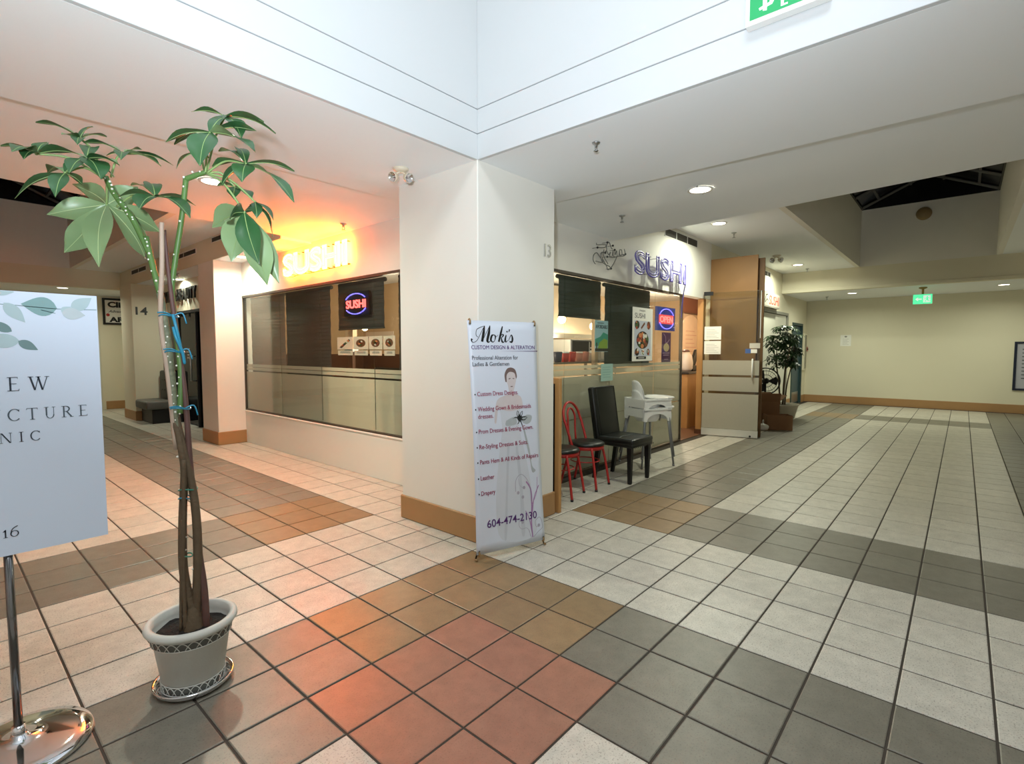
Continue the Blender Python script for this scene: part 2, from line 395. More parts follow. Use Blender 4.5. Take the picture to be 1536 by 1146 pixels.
struct('ceiling', c, CEIL, 'recess soffit over the hair salon entrance on the left', 'ceiling')
c = MB(); c.box((RX0, RY0, 5.6), (XC+.2, YC+.2, 5.7))
struct('ceiling', c, CEIL, 'high atrium ceiling above the photographer', 'ceiling')
# --- skylight wells with dark night glass and grey bars
SKYB = mat('night_glass', (8, 9, 12), 0.25, var=0.1); MULL = mat('grey_mullion', (92, 92, 94), 0.5, var=0.05)
def well(x0, y0, x1, y1, zc, zt, lab, along):
    m = MB(); t = .08
    m.box((x0-t, y0-t, zc), (x0, y1+t, zt)); m.box((x1, y0-t, zc), (x1+t, y1+t, zt)); m.box((x0-t, y0-t, zc), (x1+t, y0, zt)); m.box((x0-t, y1, zc), (x1+t, y1+t, zt))
    o = struct('wall_skylight', m, WALL, lab, 'skylight')
    g = MB()
    if along == 'x': 
        ym = (y0+y1)/2; g.add([(x0, y0, zt), (x1, y0, zt), (x1, ym, zt+.5), (x0, ym, zt+.5), (x1, y1, zt), (x0, y1, zt)], [(0, 1, 2, 3), (3, 2, 4, 5), (1, 4, 2), (0, 3, 5)])
    else:
        xm = (x0+x1)/2; g.add([(x0, y0, zt), (x0, y1, zt), (xm, y1, zt+.5), (xm, y0, zt+.5), (x1, y1, zt), (x1, y0, zt)], [(0, 1, 2, 3), (3, 2, 4, 5), (1, 4, 2), (0, 3, 5)])
    g.build('night_pane', SKYB, parent=o)
    n = 8
    for k in range(n+1):
        b = MB()
        if along == 'x':
            x = x0+.06+(x1-x0-.12)*k/n; b.tube([(x, y0, zt-.02), (x, ym, zt+.47), (x, y1, zt-.02)], .035, 4, sm=False)
        else:
            y = y0+.06+(y1-y0-.12)*k/n; b.tube([(x0, y, zt-.02), (xm, y, zt+.47), (x1, y, zt-.02)], .035, 4, sm=False)
        b.build('skylight_bar', MULL, parent=o)
    for k in range(4):
        b = MB()
        if along == 'x': 
            y = y0+.3+(y1-y0-.6)*k/3; z = zt+.44*(1-abs(y-ym)/(ym-y0)); b.box((x0, y-.02, z-.02), (x1, y+.02, z+.02))
        else:
            x = x0+.3+(x1-x0-.6)*k/3; z = zt+.44*(1-abs(x-xm)/(xm-x0)); b.box((x-.02, y0, z-.02), (x+.02, y1, z+.02))
        b.build('skylight_bar', MULL, parent=o)
    f = MB(); f.box((x0, y0, zt-.05), (x1, y0+.03, zt)); f.box((x0, y1-.03, zt-.05), (x1, y1, zt)); f.box((x0, y0, zt-.05), (x0+.03, y1, zt)); f.box((x1-.03, y0, zt-.05), (x1, y1, zt))
    f.build('skylight_curb', SKYB, parent=o)
well(4.73, -2.05, 12.4, .1, ZR, 4.44, 'deep skylight well with black night glass over the right corridor', 'x')
well(-1.1, 4.53, 1.05, 11.9, ZL, 4.27, 'deep skylight well with black night glass over the left corridor', 'y')
# --- end fascias and end walls
def fascia_end(name, a, b, lab):
    m = MB(); m.box(a, b); return struct(name, m, WALLC, lab, 'fascia')
fascia_end('trim_3', (12.4, RY0, 2.80), (12.52, YG+.1, ZR), 'cream end beam of the right corridor under the skylight')
m = MB(); m.bbox((12.385, RY0, 2.735), (12.53, YG, 2.80), .004); struct('trim_4', m, WALLC, 'projecting bottom band of the cream end beam on the right', 'trim')
fascia_end('trim_5', (RX0, 11.9, 2.685), (1.869, 12.02, ZL), 'cream end beam of the left corridor under the skylight')
m = MB(); m.box((RX1, RY0-.1, 0), (RX1+.12, YG+.2, 2.9)); struct('wall_right_end', m, WALLC, 'blank cream end wall of the right corridor', 'wall')
baseboard('baseboard_right_end', [((RX1-.014, RY0), (RX1, YG))], 'tan baseboard along the blank end wall on the right', .2)
m = MB(); m.box((XC+.2, RY0-.12, 0), (RX1, RY0, 3.3)); m.box((RX0, RY0-.12, 0), (XC+.2, RY0, 5.6)); struct('wall_opposite', m, WALL, 'plain wall behind the photographer', 'wall')
m = MB(); m.box((RX0-.12, RY0-.12, 0), (RX0, LY1+.1, 5.6)); struct('wall_far_side', m, WALL, 'plain side wall of the left corridor', 'wall')
m = MB(); m.box((RX0, LY1, 0), (.95, LY1+.12, 2.8)); m.box((1.80, LY1, 0), (3.2, LY1+.12, 2.8)); m.box((.95, LY1, 2.06), (1.80, LY1+.12, 2.8))
struct('wall_left_end', m, WALLC, 'cream end wall of the left corridor with a pale door', 'wall')
baseboard('baseboard_left_end', [((1.86, LY1-.014), (2.6, LY1)), ((RX0, LY1-.014), (.9, LY1))], 'tan baseboard of the left corridor end wall')
# --- left: sill, header, columns, bulkhead
m = MB(); m.bbox((XG, 1.86, 0), (XG+.16, 6.6, .475), .004); m.bbox((XG-.012, 1.86, .475), (XG+.17, 6.6, .497), .004)
struct('wall_left_sill', m, WALL, 'low cream wall under the long left shop window', 'wall')
m = MB(); m.box((XG, 1.86, 2.225), (XG+.16, 6.6, 2.95)); struct('wall_left_header', m, WALL, 'wall above the left shop window carrying the glowing neon', 'wall')
m = MB(); m.bbox((1.868, 6.6, 0), (XG+.16, 7.23, 2.722), .005); struct('wall_left_column', m, WALL, 'cream column at the far end of the left shop window', 'pillar')
baseboard('baseboard_left_column', [((1.855, 6.587), (XG+.05, 7.243))], 'tan baseboard around the column past the left window')
m = MB(); m.bbox((1.79, 10.75, 0), (2.34, 11.6, 2.722), .005); m.box((2.34, 10.75, 0), (2.6, 13.7, 2.72)); struct('wall_salon_column', m, WALLC, 'cream column with the number 14 in the left corridor', 'pillar')
baseboard('baseboard_salon_column', [((1.777, 10.737), (2.35, 11.613))], 'tan baseboard around the column numbered 14', .19)
m = MB(); m.box((1.87, 4.45, 2.72), (1.88, 12.02, ZL+.1)); struct('wall_left_bulkhead', m, WALLC, 'cream bulkhead with three slot grilles in the left corridor', 'wall')
m = MB(); m.box((2.3, 7.23, 2.15), (2.42, 10.75, 2.72)); struct('wall_salon_header', m, WALLC, 'header with black letters above the salon door', 'wall')
# --- right: header and wall with openings
m = MB(); m.box((2.55, YG, 2.262), (7.87, YG+.14, 3.25)); struct('wall_right_header', m, WALL, 'white wall above the right shop window with unlit neon signs', 'wall')
m = MB()
for a, b, z0, z1 in [(7.87, 10.88, 0, 3.25), (10.88, 13.05, 2.31, 3.25), (13.05, 13.47, 0, 3.25), (13.47, 14.55, 2.115, 3.25), (14.55, 15.0, 0, 3.25)]: m.box((a, YG, z0), (b, YG+.14, z1))
struct('wall_right', m, WALLC, 'cream corridor wall past the restaurant door', 'wall')
baseboard('baseboard_right', [((13.06, YG-.013), (13.42, YG)), ((14.60, YG-.013), (15.0, YG))], 'tan baseboard pieces beside the blue-green exit door', .2)
# --- windows
FRAMEM = mat('bronze_frame', (84, 74, 64), 0.45, 0.3, var=0.05)
def shop_window(name, fr, L, z0, z1, cuts, films, lab, top=0.03):
    r = bpy.data.objects.new(name, None); COL.objects.link(r); r.location = fr.p(0, z0); tag(r, lab, 'window', kind='structure')
    m = MB(); fr.slab(m, 0, z1-top, L, z1, -.05, .006); fr.slab(m, 0, z0, L, z0+.02, -.05, .0); fr.slab(m, 0, z0, .02, z1, -.05, 0); fr.slab(m, L-.02, z0, L, z1, -.05, 0)
    m.build('window_frame', FRAMEM, parent=r)
    xs = [0.02]+cuts+[L-.02]
    for i in range(len(xs)-1):
        p = MB(); fr.slab(p, xs[i]+.003, z0+.02, xs[i+1]-.003, z1-top, -.024, -.014); q = p.build('pane', GLASS, parent=r)
        f = MB()
        for a, b in films: fr.slab(f, xs[i]+.006, a, xs[i+1]-.006, b, -.0265, -.0255)
        f.build('frosted_film', FROST, parent=q)
    return r
FL = Fr((XG, 6.6, 0), (0, -1, 0)); FRT = Fr((2.55, YG, 0), (1, 0, 0))
shop_window('window_1', FL, 4.74, .497, 2.225, [1.19, 2.28, 3.42], [(.52, 1.088), (1.108, 1.15), (1.157, 1.2)], 'long left shop window with a frosted lower band and dark blinds')
shop_window('window_2', FRT, 4.2, 0.0, 2.262, [1.1, 2.07, 3.28], [(.03, .62), (.632, 1.11), (1.125, 1.186), (1.196, 1.235)], 'right shop window with a frosted lower band behind the chairs')
# --- doors in the walls
DTEAL = mat('teal_door_paint', (38, 72, 84), 0.45, var=0.06); DWHITE = mat('white_door_paint', (216, 214, 200), 0.5, var=0.02)
r = bpy.data.objects.new('door_1', None); COL.objects.link(r); r.location = (14.0, YG, 0); tag(r, 'narrow blue-green exit door at the end of the right corridor', 'door', kind='structure')
m = MB(); m.box((13.47, YG-.02, 0), (13.53, YG+.12, 2.11)); m.box((14.49, YG-.02, 0), (14.55, YG+.12, 2.11)); m.box((13.53, YG-.02, 2.05), (14.49, YG+.12, 2.11)); m.build('door_frame', mat('dark_teal_frame', (46, 70, 70), .5), parent=r)
m = MB(); m.bbox((13.535, YG+.03, .01), (14.485, YG+.075, 2.045), .004); m.build('door_leaf', DTEAL, parent=r)
m = MB(); m.box((13.6, YG+.024, .05), (14.4, YG+.03, .32)); m.build('kick_plate', STEEL, parent=r)
m = MB(); m.tube([(14.38, YG+.03, 1.02), (14.38, YG-.03, 1.02), (14.26, YG-.03, 1.02)], .012, 8); m.sphere((14.38, YG+.02, 1.02), .028); m.build('lever_handle', STEEL, parent=r)
m = MB(); m.box((13.66, YG+.024, 1.42), (13.78, YG+.03, 1.62)); m.build('notice', PAPER, parent=r)
r = bpy.data.objects.new('door_2', None); COL.objects.link(r); r.location = (12, YG, 0); tag(r, 'white double door behind the potted tree in the right corridor', 'door', kind='structure')
m = MB(); m.box((10.88, YG-.01, 2.25), (13.05, YG+.12, 2.31)); m.box((12.98, YG-.01, 0), (13.05, YG+.12, 2.25)); m.box((10.88, YG-.01, 0), (10.95, YG+.12, 2.25)); m.build('door_frame', mat('grey_door_frame', (150, 148, 138), .5), parent=r)
for a, b in ((10.96, 11.96), (11.97, 12.97)):
    m = MB(); m.bbox((a, YG+.03, .01), (b, YG+.07, 2.24), .004); m.build('door_leaf', DWHITE, parent=r)
r = bpy.data.objects.new('door_3', None); COL.objects.link(r); r.location = (1.4, LY1, 0); tag(r, 'pale grey door in the end wall of the left corridor behind the clinic sign', 'door', kind='structure')
m = MB(); m.box((.95, LY1-.01, 0), (1.01, LY1+.1, 2.06)); m.box((1.74, LY1-.01, 0), (1.80, LY1+.1, 2.06)); m.box((1.01, LY1-.01, 2.0), (1.74, LY1+.1, 2.06)); m.build('door_frame', DWHITE, parent=r)
m = MB(); m.bbox((1.015, LY1+.03, .01), (1.735, LY1+.07, 1.995), .004); m.build('door_leaf', mat('pale_grey_door', (150, 156, 158), .4), parent=r)
m = MB(); m.tube([(1.66, LY1+.03, .95), (1.66, LY1-.03, .95), (1.66, LY1-.03, 1.25), (1.66, LY1+.03, 1.25)], .012, 8); m.build('pull_handle', STEEL, parent=r)
# salon entrance: dark glass door and sidelight
r = bpy.data.objects.new('door_4', None); COL.objects.link(r); r.location = (2.3, 9, 0); tag(r, 'dark glass salon door with a long pull handle in the left corridor', 'door', kind='structure')
TINT = glass_mat('dark_tinted_glass', (0.16, 0.19, 0.18), 0.05)
FS = Fr((2.3, 10.75, 0), (0, -1, 0))
m = MB(); FS.slab(m, 0, 2.10, 3.52, 2.15, -.1, .01); FS.slab(m, 0, 0, .05, 2.1, -.1, .01); FS.slab(m, .85, 0, .90, 2.1, -.08, .0); FS.slab(m, 3.47, 0, 3.52, 2.1, -.1, .01); FS.slab(m, 1.9, 0, 1.95, 2.1, -.08, 0); m.build('door_frame', DARK, parent=r)
for a, b in ((.05, .85), (.9, 1.9), (1.95, 3.47)):
    m = MB(); FS.slab(m, a, .02, b, 2.1, -.05, -.035); m.build('pane', TINT, parent=r)
m = MB(); m.tube([FS.p(1.78, .85, -.03), FS.p(1.78, .85, .05), FS.p(1.78, 1.3, .05), FS.p(1.78, 1.3, -.03)], .016, 10); m.build('pull_handle', STEEL, parent=r)
m = MB()
for k, wd in enumerate((.16, .22, .12, .16)): FS.slab(m, 1.4-wd/2, 1.42-k*.055, 1.4+wd/2, 1.445-k*.055, -.033, -.032)
text(m, FS, '14', 1.5, 1.97, .09, .07, -.034, .001, align='C')
m.build('door_lettering', mat('pale_film', (190, 192, 188), .6), parent=r)
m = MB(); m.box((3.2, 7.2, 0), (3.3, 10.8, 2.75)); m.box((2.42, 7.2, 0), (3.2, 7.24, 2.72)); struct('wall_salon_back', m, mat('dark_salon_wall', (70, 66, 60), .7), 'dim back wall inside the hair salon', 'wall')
# --- restaurant interior
INT = mat('warm_interior_wall', (206, 176, 138), .7, var=.04, scale=2); WAIN = mat('brown_wainscot', (92, 56, 34), .5, var=.12, scale=5)
m = MB(); m.box((4.6, 3.2, 0), (4.7, 7.1, 2.6)); m.box((2.42, 7.0, 0), (4.7, 7.1, 2.6)); m.box((2.42, 6.6, 0), (2.46, 7.0, 2.6)); struct('wall_dining', m, INT, 'warm tan dining room wall seen through the left window', 'wall')
m = MB(); m.box((4.58, 3.2, 0), (4.6, 7.0, 1.34)); m.box((2.44, 6.98, 0), (4.6, 7.0, 1.34)); struct('trim_6', m, WAIN, 'dark brown wainscot of the dining room', 'trim')
m = MB(); m.box((4.7, 4.4, 0), (11, 4.5, 2.6)); m.box((11, 1.75, 0), (11.1, 4.5, 2.6)); struct('wall_kitchen', m, mat('kitchen_wall', (214, 188, 156), .5, var=.05, scale=4), 'bright kitchen wall seen through the right window', 'wall')
m = MB(); m.box((2.42, 1.75, 2.6), (11.1, 7.1, 2.7)); struct('ceiling', m, CEIL, 'ceiling inside the restaurant', 'ceiling')
m = MB(); m.box((2.42, 1.615, -.003), (11, 7, .003)); struct('floor', m, mat('brown_interior_floor', (110, 76, 56), .4, var=.1), 'brown floor inside the restaurant', 'floor')
# ------------------------------------------------------------------ lettering helpers
def serif(mb, fr, ch, a, b, h, c, d=.0008, T=.105, t=.034):
    "one roman capital drawn with thick and thin strokes; returns its width"
    def P(pts): fr.poly(mb, [(a+x*h, b+y*h) for x, y in pts], c, c+d)
    def stem(x, y0=0, y1=1): P([(x, y0), (x+T, y0), (x+T, y1), (x, y1)])
    def bar(x0, x1, y): P([(x0, y), (x1, y), (x1, y+t), (x0, y+t)])
    def sf(x, y, w=.11): bar(x-w, x+T+w, y)
    def arc(cx, cy, rx, ry, a0, a1, wmax, wmin=t, n=18):
        pts = [(a+(cx+rx*math.cos(math.radians(a0+(a1-a0)*i/n)))*h, b+(cy+ry*math.sin(math.radians(a0+(a1-a0)*i/n)))*h) for i in range(n+1)]
        w = [(wmin+(wmax-wmin)*abs(math.cos(math.radians(a0+(a1-a0)*i/n))))*h for i in range(n+1)]; fr.ribbon(mb, pts, w, c, c+d)
    def diag(x0, y0, x1, y1, w): P([(x0, y0), (x0+w, y0), (x1+w, y1), (x1, y1)])
    if ch == 'E': stem(.1); sf(.1, 0); sf(.1, 1-t); bar(.1, .56, 1-t); bar(.1, .48, .5); bar(.1, .60, 0); P([(.56, 1), (.56, .86), (.53, .97)]); P([(.60, 0), (.62, .17), (.56, t)]); return .68
    if ch == 'I': stem(.1); sf(.1, 0); sf(.1, 1-t); return .3
    if ch == 'T': stem(.32); sf(.32, 0); bar(.02, .72, 1-t); P([(.02, 1), (.0, .82), (.06, .97)]); P([(.72, 1), (.74, .82), (.68, .97)]); return .76
    if ch == 'L': stem(.1); sf(.1, 0); sf(.1, 1-t); bar(.1, .58, 0); P([(.58, 0), (.61, .2), (.54, t)]); return .64
    if ch == 'N': stem(.12, 0, 1) if False else bar(.0, .26, 1-t); diag(.72, 0, .12, 1, .12); P([(.12, 0), (.155, 0), (.155, 1), (.12, 1)]); P([(.80, 0), (.84, 0), (.84, 1), (.80, 1)]); bar(.02, .26, 0); bar(.70, .94, 1-t); return .95
    if ch == 'W': diag(.24, 0, .0, 1, .11); diag(.28, 0, .50, 1, .045); diag(.66, 0, .44, 1, .11); diag(.70, 0, .98, 1, .045); bar(-.06, .24, 1-t); bar(.36, .64, 1-t); bar(.86, 1.12, 1-t); return 1.1
    if ch == 'C': arc(.45, .5, .38, .49, 42, 318, T); P([(.75, .98), (.73, .72), (.69, .84)]); return .8
    if ch == 'U': P([(.1, .3), (.1+T, .3), (.1+T, 1), (.1, 1)]); arc(.39, .33, .24, .32, 180, 360, .07); P([(.61, .3), (.65, .3), (.65, 1), (.61, 1)]); bar(.0, .3, 1-t); bar(.52, .76, 1-t); return .78
    if ch == 'R': stem(.1); sf(.1, 0); bar(.0, .3, 1-t); arc(.25, .74, .28, .245, 90, -90, T); bar(.15, .3, 1-t); bar(.15, .3, .5); diag(.62, 0, .28, .52, .12); bar(.56, .82, 0); return .8
    if ch == 'A': diag(.02, 0, .34, 1, .04); diag(.58, 0, .34, 1, .11); bar(.16, .58, .33); bar(-.06, .2, 0); bar(.5, .8, 0); return .76
    if ch == 'P': stem(.1); sf(.1, 0); bar(.0, .3, 1-t); arc(.25, .72, .3, .265, 90, -90, T); bar(.15, .3, 1-t); bar(.15, .3, .45); return .66
    if ch == '1': stem(.2, 0, .72); sf(.2, 0, .1); P([(.2, .72), (.2+T, .78), (.2+T, .6), (.06, .56)]); return .48
    if ch == '6': arc(.34, .28, .26, .28, 0, 360, .09); fr.ribbon(mb, [(a+x*h, b+y*h) for x, y in smoothline([(.10, .30), (.12, .55), (.28, .82), (.58, .98)], 4)], .07*h, c, c+d); return .7
    return .4
def serif_word(mb, fr, s, x_end, b, h, c, track):
    "a widely tracked word whose last letter ends at x_end"
    dummy = MB(); ws = [serif(dummy, fr, ch, 0, 0, h, c)*h for ch in s]
    x = x_end - sum(ws) - track*(len(s)-1)
    for ch, wd in zip(s, ws):
        m = MB(); serif(m, fr, ch, x, b, h, c); m.build('letter', mb[0], mb[1]); x += wd+track

# ------------------------------------------------------------------ potted tree in the foreground
LEAVES = [
 ((-0.436, 0.984, 2.098),(-0.423, 1.09, 2.018),[(-0.608, 1.15, 1.951, 0.085), (-0.576, 1.037, 1.792, 0.1), (-0.485, 0.949, 1.736, 0.1), (-0.337, 0.916, 1.787, 0.085), (-0.271, 0.947, 1.909, 0.085), (-0.305, 1.107, 2.122, 0.09), (-0.504, 1.274, 2.122, 0.085)]),
 ((-0.454, 0.974, 2.095),(-0.645, 1.009, 2.145),[(-0.738, 1.055, 2.159, 0.05), (-0.516, 0.893, 2.14, 0.07), (-0.729, 0.832, 2.085, 0.06), (-0.604, 1.069, 2.214, 0.05), (-0.696, 0.871, 2.078, 0.05)]),
 ((-0.452, 0.971, 2.099),(-0.511, 0.918, 2.143),[(-0.498, 0.781, 2.039, 0.085), (-0.435, 0.8, 2.109, 0.07), (-0.437, 0.878, 2.081, 0.06), (-0.582, 0.817, 2.046, 0.06), (-0.454, 1.125, 2.245, 0.06)]),
 ((-0.454, 0.974, 2.095),(-0.582, 0.892, 2.064),[(-0.718, 0.941, 1.951, 0.06), (-0.627, 0.792, 1.947, 0.055), (-0.531, 0.91, 2.04, 0.06), (-0.502, 0.953, 2.139, 0.06), (-0.603, 1.114, 2.108, 0.05)]),
 ((-0.449, 0.968, 2.103),(-0.488, 1.164, 2.289),[(-0.611, 1.275, 2.347, 0.06), (-0.554, 1.119, 2.273, 0.05), (-0.518, 1.047, 2.226, 0.045), (-0.439, 1.185, 2.359, 0.05), (-0.389, 1.204, 2.338, 0.05)]),
 ((-0.428, 0.975, 2.105),(-0.383, 0.969, 2.209),[(-0.49, 1.091, 2.254, 0.055), (-0.442, 0.96, 2.182, 0.045), (-0.312, 0.994, 2.251, 0.045), (-0.293, 0.82, 2.148, 0.07), (-0.24, 0.851, 2.172, 0.05), (-0.426, 0.821, 2.138, 0.05)]),
 ((-0.416, 0.961, 1.988),(-0.318, 0.819, 2.023),[(-0.438, 0.865, 1.999, 0.075), (-0.36, 0.988, 2.093, 0.055), (-0.294, 0.973, 2.112, 0.06), (-0.395, 0.725, 1.942, 0.085), (-0.262, 0.603, 1.912, 0.09), (-0.197, 0.742, 1.997, 0.07)]),
 ((-0.19, 0.642, 2.111),(-0.186, 0.592, 2.252),[(-0.317, 0.665, 2.196, 0.06), (-0.246, 0.813, 2.246, 0.05), (-0.255, 0.504, 2.086, 0.1), (-0.093, 0.409, 2.159, 0.11), (-0.032, 0.537, 2.291, 0.08), (-0.064, 0.68, 2.378, 0.07)]),
 ((-0.18, 0.661, 2.118),(-0.094, 0.684, 2.371),[(-0.193, 0.767, 2.38, 0.045), (-0.168, 0.647, 2.272, 0.045), (-0.094, 0.532, 2.241, 0.075), (0.051, 0.548, 2.309, 0.06), (0.046, 0.645, 2.382, 0.06)]),
 ((-0.18, 0.661, 2.114),(-0.092, 0.499, 2.135),[(-0.165, 0.644, 2.141, 0.06), (-0.145, 0.408, 2.035, 0.075), (0.001, 0.302, 1.971, 0.09), (0.081, 0.454, 2.142, 0.06), (-0.161, 0.563, 2.051, 0.06), (-0.116, 0.709, 2.231, 0.055), (-0.048, 0.692, 2.253, 0.05)]),
 ((-0.18, 0.661, 2.113),(-0.117, 0.468, 1.939),[(-0.201, 0.381, 1.882, 0.085), (-0.163, 0.672, 1.907, 0.1), (-0.123, 0.596, 1.766, 0.11), (-0.11, 0.369, 1.733, 0.085), (-0.046, 0.447, 1.664, 0.1), (0.031, 0.511, 1.684, 0.08), (-0.06, 0.524, 1.967, 0.05)]),
 ((-0.18, 0.661, 2.113),(-0.046, 0.538, 2.007),[(-0.007, 0.464, 1.929, 0.05), (0.012, 0.518, 1.874, 0.05), (-0.068, 0.472, 1.925, 0.045)]),
 ((-0.18, 0.661, 2.113),(-0.081, 0.639, 2.077),[(-0.13, 0.695, 2.085, 0.055), (-0.055, 0.548, 2.018, 0.06), (-0.112, 0.583, 2.013, 0.05)]),
 ((-0.178, 0.688, 2.127),(-0.185, 0.758, 2.22),[(-0.253, 0.774, 2.138, 0.05), (-0.094, 0.775, 2.297, 0.05), (-0.133, 0.759, 2.205, 0.045)]),
]
POTM = mat('grey_stone_pot', (200, 200, 192), 0.6, var=.08, scale=10, bump=.1, bscale=60)
POTD = mat('dark_pot_recess', (84, 84, 78), 0.7, var=.15, scale=30)
SOIL = mat('black_soil', (30, 24, 20), 0.95, var=.4, scale=40, bump=.8, bscale=60)
BARK = mat('brown_bark', (92, 76, 56), 0.75, var=.3, scale=22, bump=.3, bscale=90)
BARKR = mat('red_brown_stem', (92, 64, 58), 0.55, var=.25, scale=18)
BARKW = mat('pale_cane', (178, 156, 138), 0.6, var=.15, scale=14)
GREENS = mat('green_stem', (84, 118, 60), 0.45, var=.2, scale=16)
MOTT = mat('mottled_green_stem', (112, 116, 92), 0.6, var=.75, scale=60)
SPOT = mat('white_spot_wax', (236, 236, 224), 0.4, var=.03)
TIEB = mat('blue_plastic_tie', (40, 136, 168), 0.3, var=.12); TIEG = mat('green_plastic_tie', (36, 128, 110), 0.4, var=.1)
LEAFM = leaf_mat('broad_leaf', (46, 86, 48), (126, 152, 106))
VEIN = mat('leaf_vein', (140, 166, 104), 0.5, var=.08)
PVEIN = mat('pale_leaf_vein', (186, 204, 150), .5, var=.06)
PX, PY = -0.268, 0.750
sc = MB(); sc.lathe([(0, .004), (.115, .004), (.128, .016), (.140, .030), (.147, .034), (.150, .030), (.142, .014), (.128, .0), (0, .0)], 48)
o = sc.build('saucer', CHROME, loc=None); o.location = (PX, PY, 0.001); tag(o, 'shiny silver saucer under the grey flower pot', 'saucer')
tree = thing('potted_tree', (PX, PY, .005), 'tall money tree with hand-shaped leaves in a grey patterned pot on a silver saucer', 'plant')
m = MB(); R0, R1, HP = .112, .152, .285
m.lathe([(0, .002), (R0-.004, .002), (R0, .008), (R0+.002, .05), (R0+.004, .052), (R1-.014, .205), (R1-.010, .208), (R1-.006, .250), (R1+.010, .254), (R1+.018, .266), (R1+.016, .280), (R1+.004, .288), (R1-.010, .282), (R1-.012, .25), (R1-.02, .2), (0, .2)], 64)
pot = m.build('pot', POTM, tree, world=False)
for z0, z1, r0, r1, nm in ((.212, .247, R1-.0085, R1-.0055, 'band'), (.012, .048, R0+.0015, R0+.0035, 'band')):
    m = MB(); m.lathe([(r0+.0005, z0), (r0+.0018, z0+.001), (r1+.0018, z1-.001), (r1+.0005, z1)], 64); q = m.build('recessed_band', POTD, pot, world=False)
    m = MB(); n = 24 
    for k in range(n):
        a0 = 2*PI*k/n; wdt = 2*PI/n*1.5
        path = []
        for i in range(9):
            t = i/8; a = a0+wdt*(t-.5); z = z0+(z1-z0)*(.08+.84*math.sin(PI*t)); rr = r0+(r1-r0)*(z-z0)/(z1-z0)+.0025; path.append((rr*math.cos(a), rr*math.sin(a), z))
        m.tube(path, .0018, 5)
    for z, rr in ((z0, r0+.002), (z1, r1+.002)): m.tube([(rr*math.cos(2*PI*i/64), rr*math.sin(2*PI*i/64), z) for i in range(64)], .002, 5, closed=True)
    m.build('arch_relief', POTM, pot, world=False, kind='stuff')
m = MB(); rows = []
for i in range(9):
    r = (R1-.016)*i/8; rows.append([(r*math.cos(2*PI*k/36), r*math.sin(2*PI*k/36), .243+random.uniform(-.006, .006)-.01*(i/8)**2) for k in range(37)])
    rows[-1][36] = rows[-1][0]
m.grid(rows); m.build('soil', SOIL, tree, world=False)
def stem(name, path, r0, r1, material, k=5):
    p = smoothline(path, k); n = len(p); m = MB(); m.tube(p, [r0+(r1-r0)*i/(n-1) for i in range(n)], 10); return m.build(name, material, tree)
o = stem('trunk', [(-.258, .741, .23), (-.254, .735, .32), (-.247, .724, .461), (-.244, .720, .646), (-.250, .727, .815), (-.270, .749, .983), (-.284, .764, 1.093), (-.290, .774, 1.176)], .021, .011, BARK)
b = MB(); b.lathe([(.012, .03), (.022, .0), (.036, -.06), (.046, -.11)], 16, Matrix.Translation((-.263, .742, .345))); b.build('root_flare', BARK, o)
stem('trunk', [(-.262, .735, .30), (-.283, .748, .42), (-.290, .756, .537), (-.286, .752, .706), (-.280, .745, .832), (-.277, .741, .929), (-.288, .754, 1.054), (-.298, .768, 1.11)], .019, .011, BARK)
stem('stem', [(-.226, .712, .23), (-.228, .713, .40), (-.238, .726, .557), (-.247, .737, .756), (-.254, .746, .981), (-.259, .752, 1.202), (-.272, .766, 1.421), (-.285, .780, 1.61), (-.292, .789, 1.744), (-.298, .796, 1.89)], .0145, .007, BARKR)
stem('cane', [(-.296, .763, 1.0), (-.310, .779, 1.313), (-.321, .792, 1.475), (-.322, .793, 1.582), (-.314, .784, 1.741), (-.311, .780, 1.88), (-.310, .778, 1.915)], .010, .0085, BARKW)
stem('thin_stem', [(-.312, .743, .23), (-.301, .739, .517), (-.293, .729, .713)], .006, .007, BARK)
stem('thin_stem', [(-.297, .731, .23), (-.296, .732, .517), (-.289, .725, .713), (-.284, .719, .961)], .008, .007, BARK)
stem('mottled_stem', [(-.285, .765, 1.052), (-.295, .777, 1.203), (-.299, .782, 1.313), (-.302, .787, 1.421), (-.308, .80, 1.529), (-.316, .816, 1.637)], .016, .013, MOTT)
stem('green_stem', [(-.279, .758, 1.148), (-.270, .760, 1.285), (-.272, .765, 1.394), (-.278, .785, 1.55), (-.28, .791, 1.66), (-.268, .777, 1.773), (-.246, .751, 1.946), (-.231, .735, 2.099)], .011, .010, GREENS)
stem('green_stem', [(-.231, .735, 2.095), (-.205, .704, 2.109), (-.178, .674, 2.122)], .011, .009, GREENS)
stem('green_stem', [(-.316, .816, 1.637), (-.334, .837, 1.758), (-.347, .852, 1.864)], .012, .011, GREENS)
stem('green_stem', [(-.340, .845, 1.80), (-.379, .888, 1.93), (-.415, .93, 2.009), (-.436, .954, 2.061), (-.446, .965, 2.10)], .012, .010, GREENS)
m = MB()
def spots(path, n, off):
    p = smoothline(path, 12)
    for k in range(n):
        q = V(p[int((k+.5)/n*(len(p)-1))]); a = random.uniform(-1, 1)*.9
        d = V((-.66*math.cos(a)+.5*math.sin(a), -.75*math.cos(a)-.6*math.sin(a), 0)).normalized(); m.sphere(q+d*off, random.uniform(.003, .0048), 8)
spots([(-.302, .787, 1.421), (-.308, .80, 1.529), (-.334, .837, 1.758), (-.347, .852, 1.864)], 15, .011)
spots([(-.279, .758, 1.148), (-.272, .765, 1.394)], 7, .010)
spots([(-.285, .765, 1.052), (-.299, .782, 1.40)], 10, .011)
spots([(-.28, .791, 1.66), (-.246, .751, 1.946), (-.231, .735, 2.099), (-.178, .674, 2.122)], 8, .010)
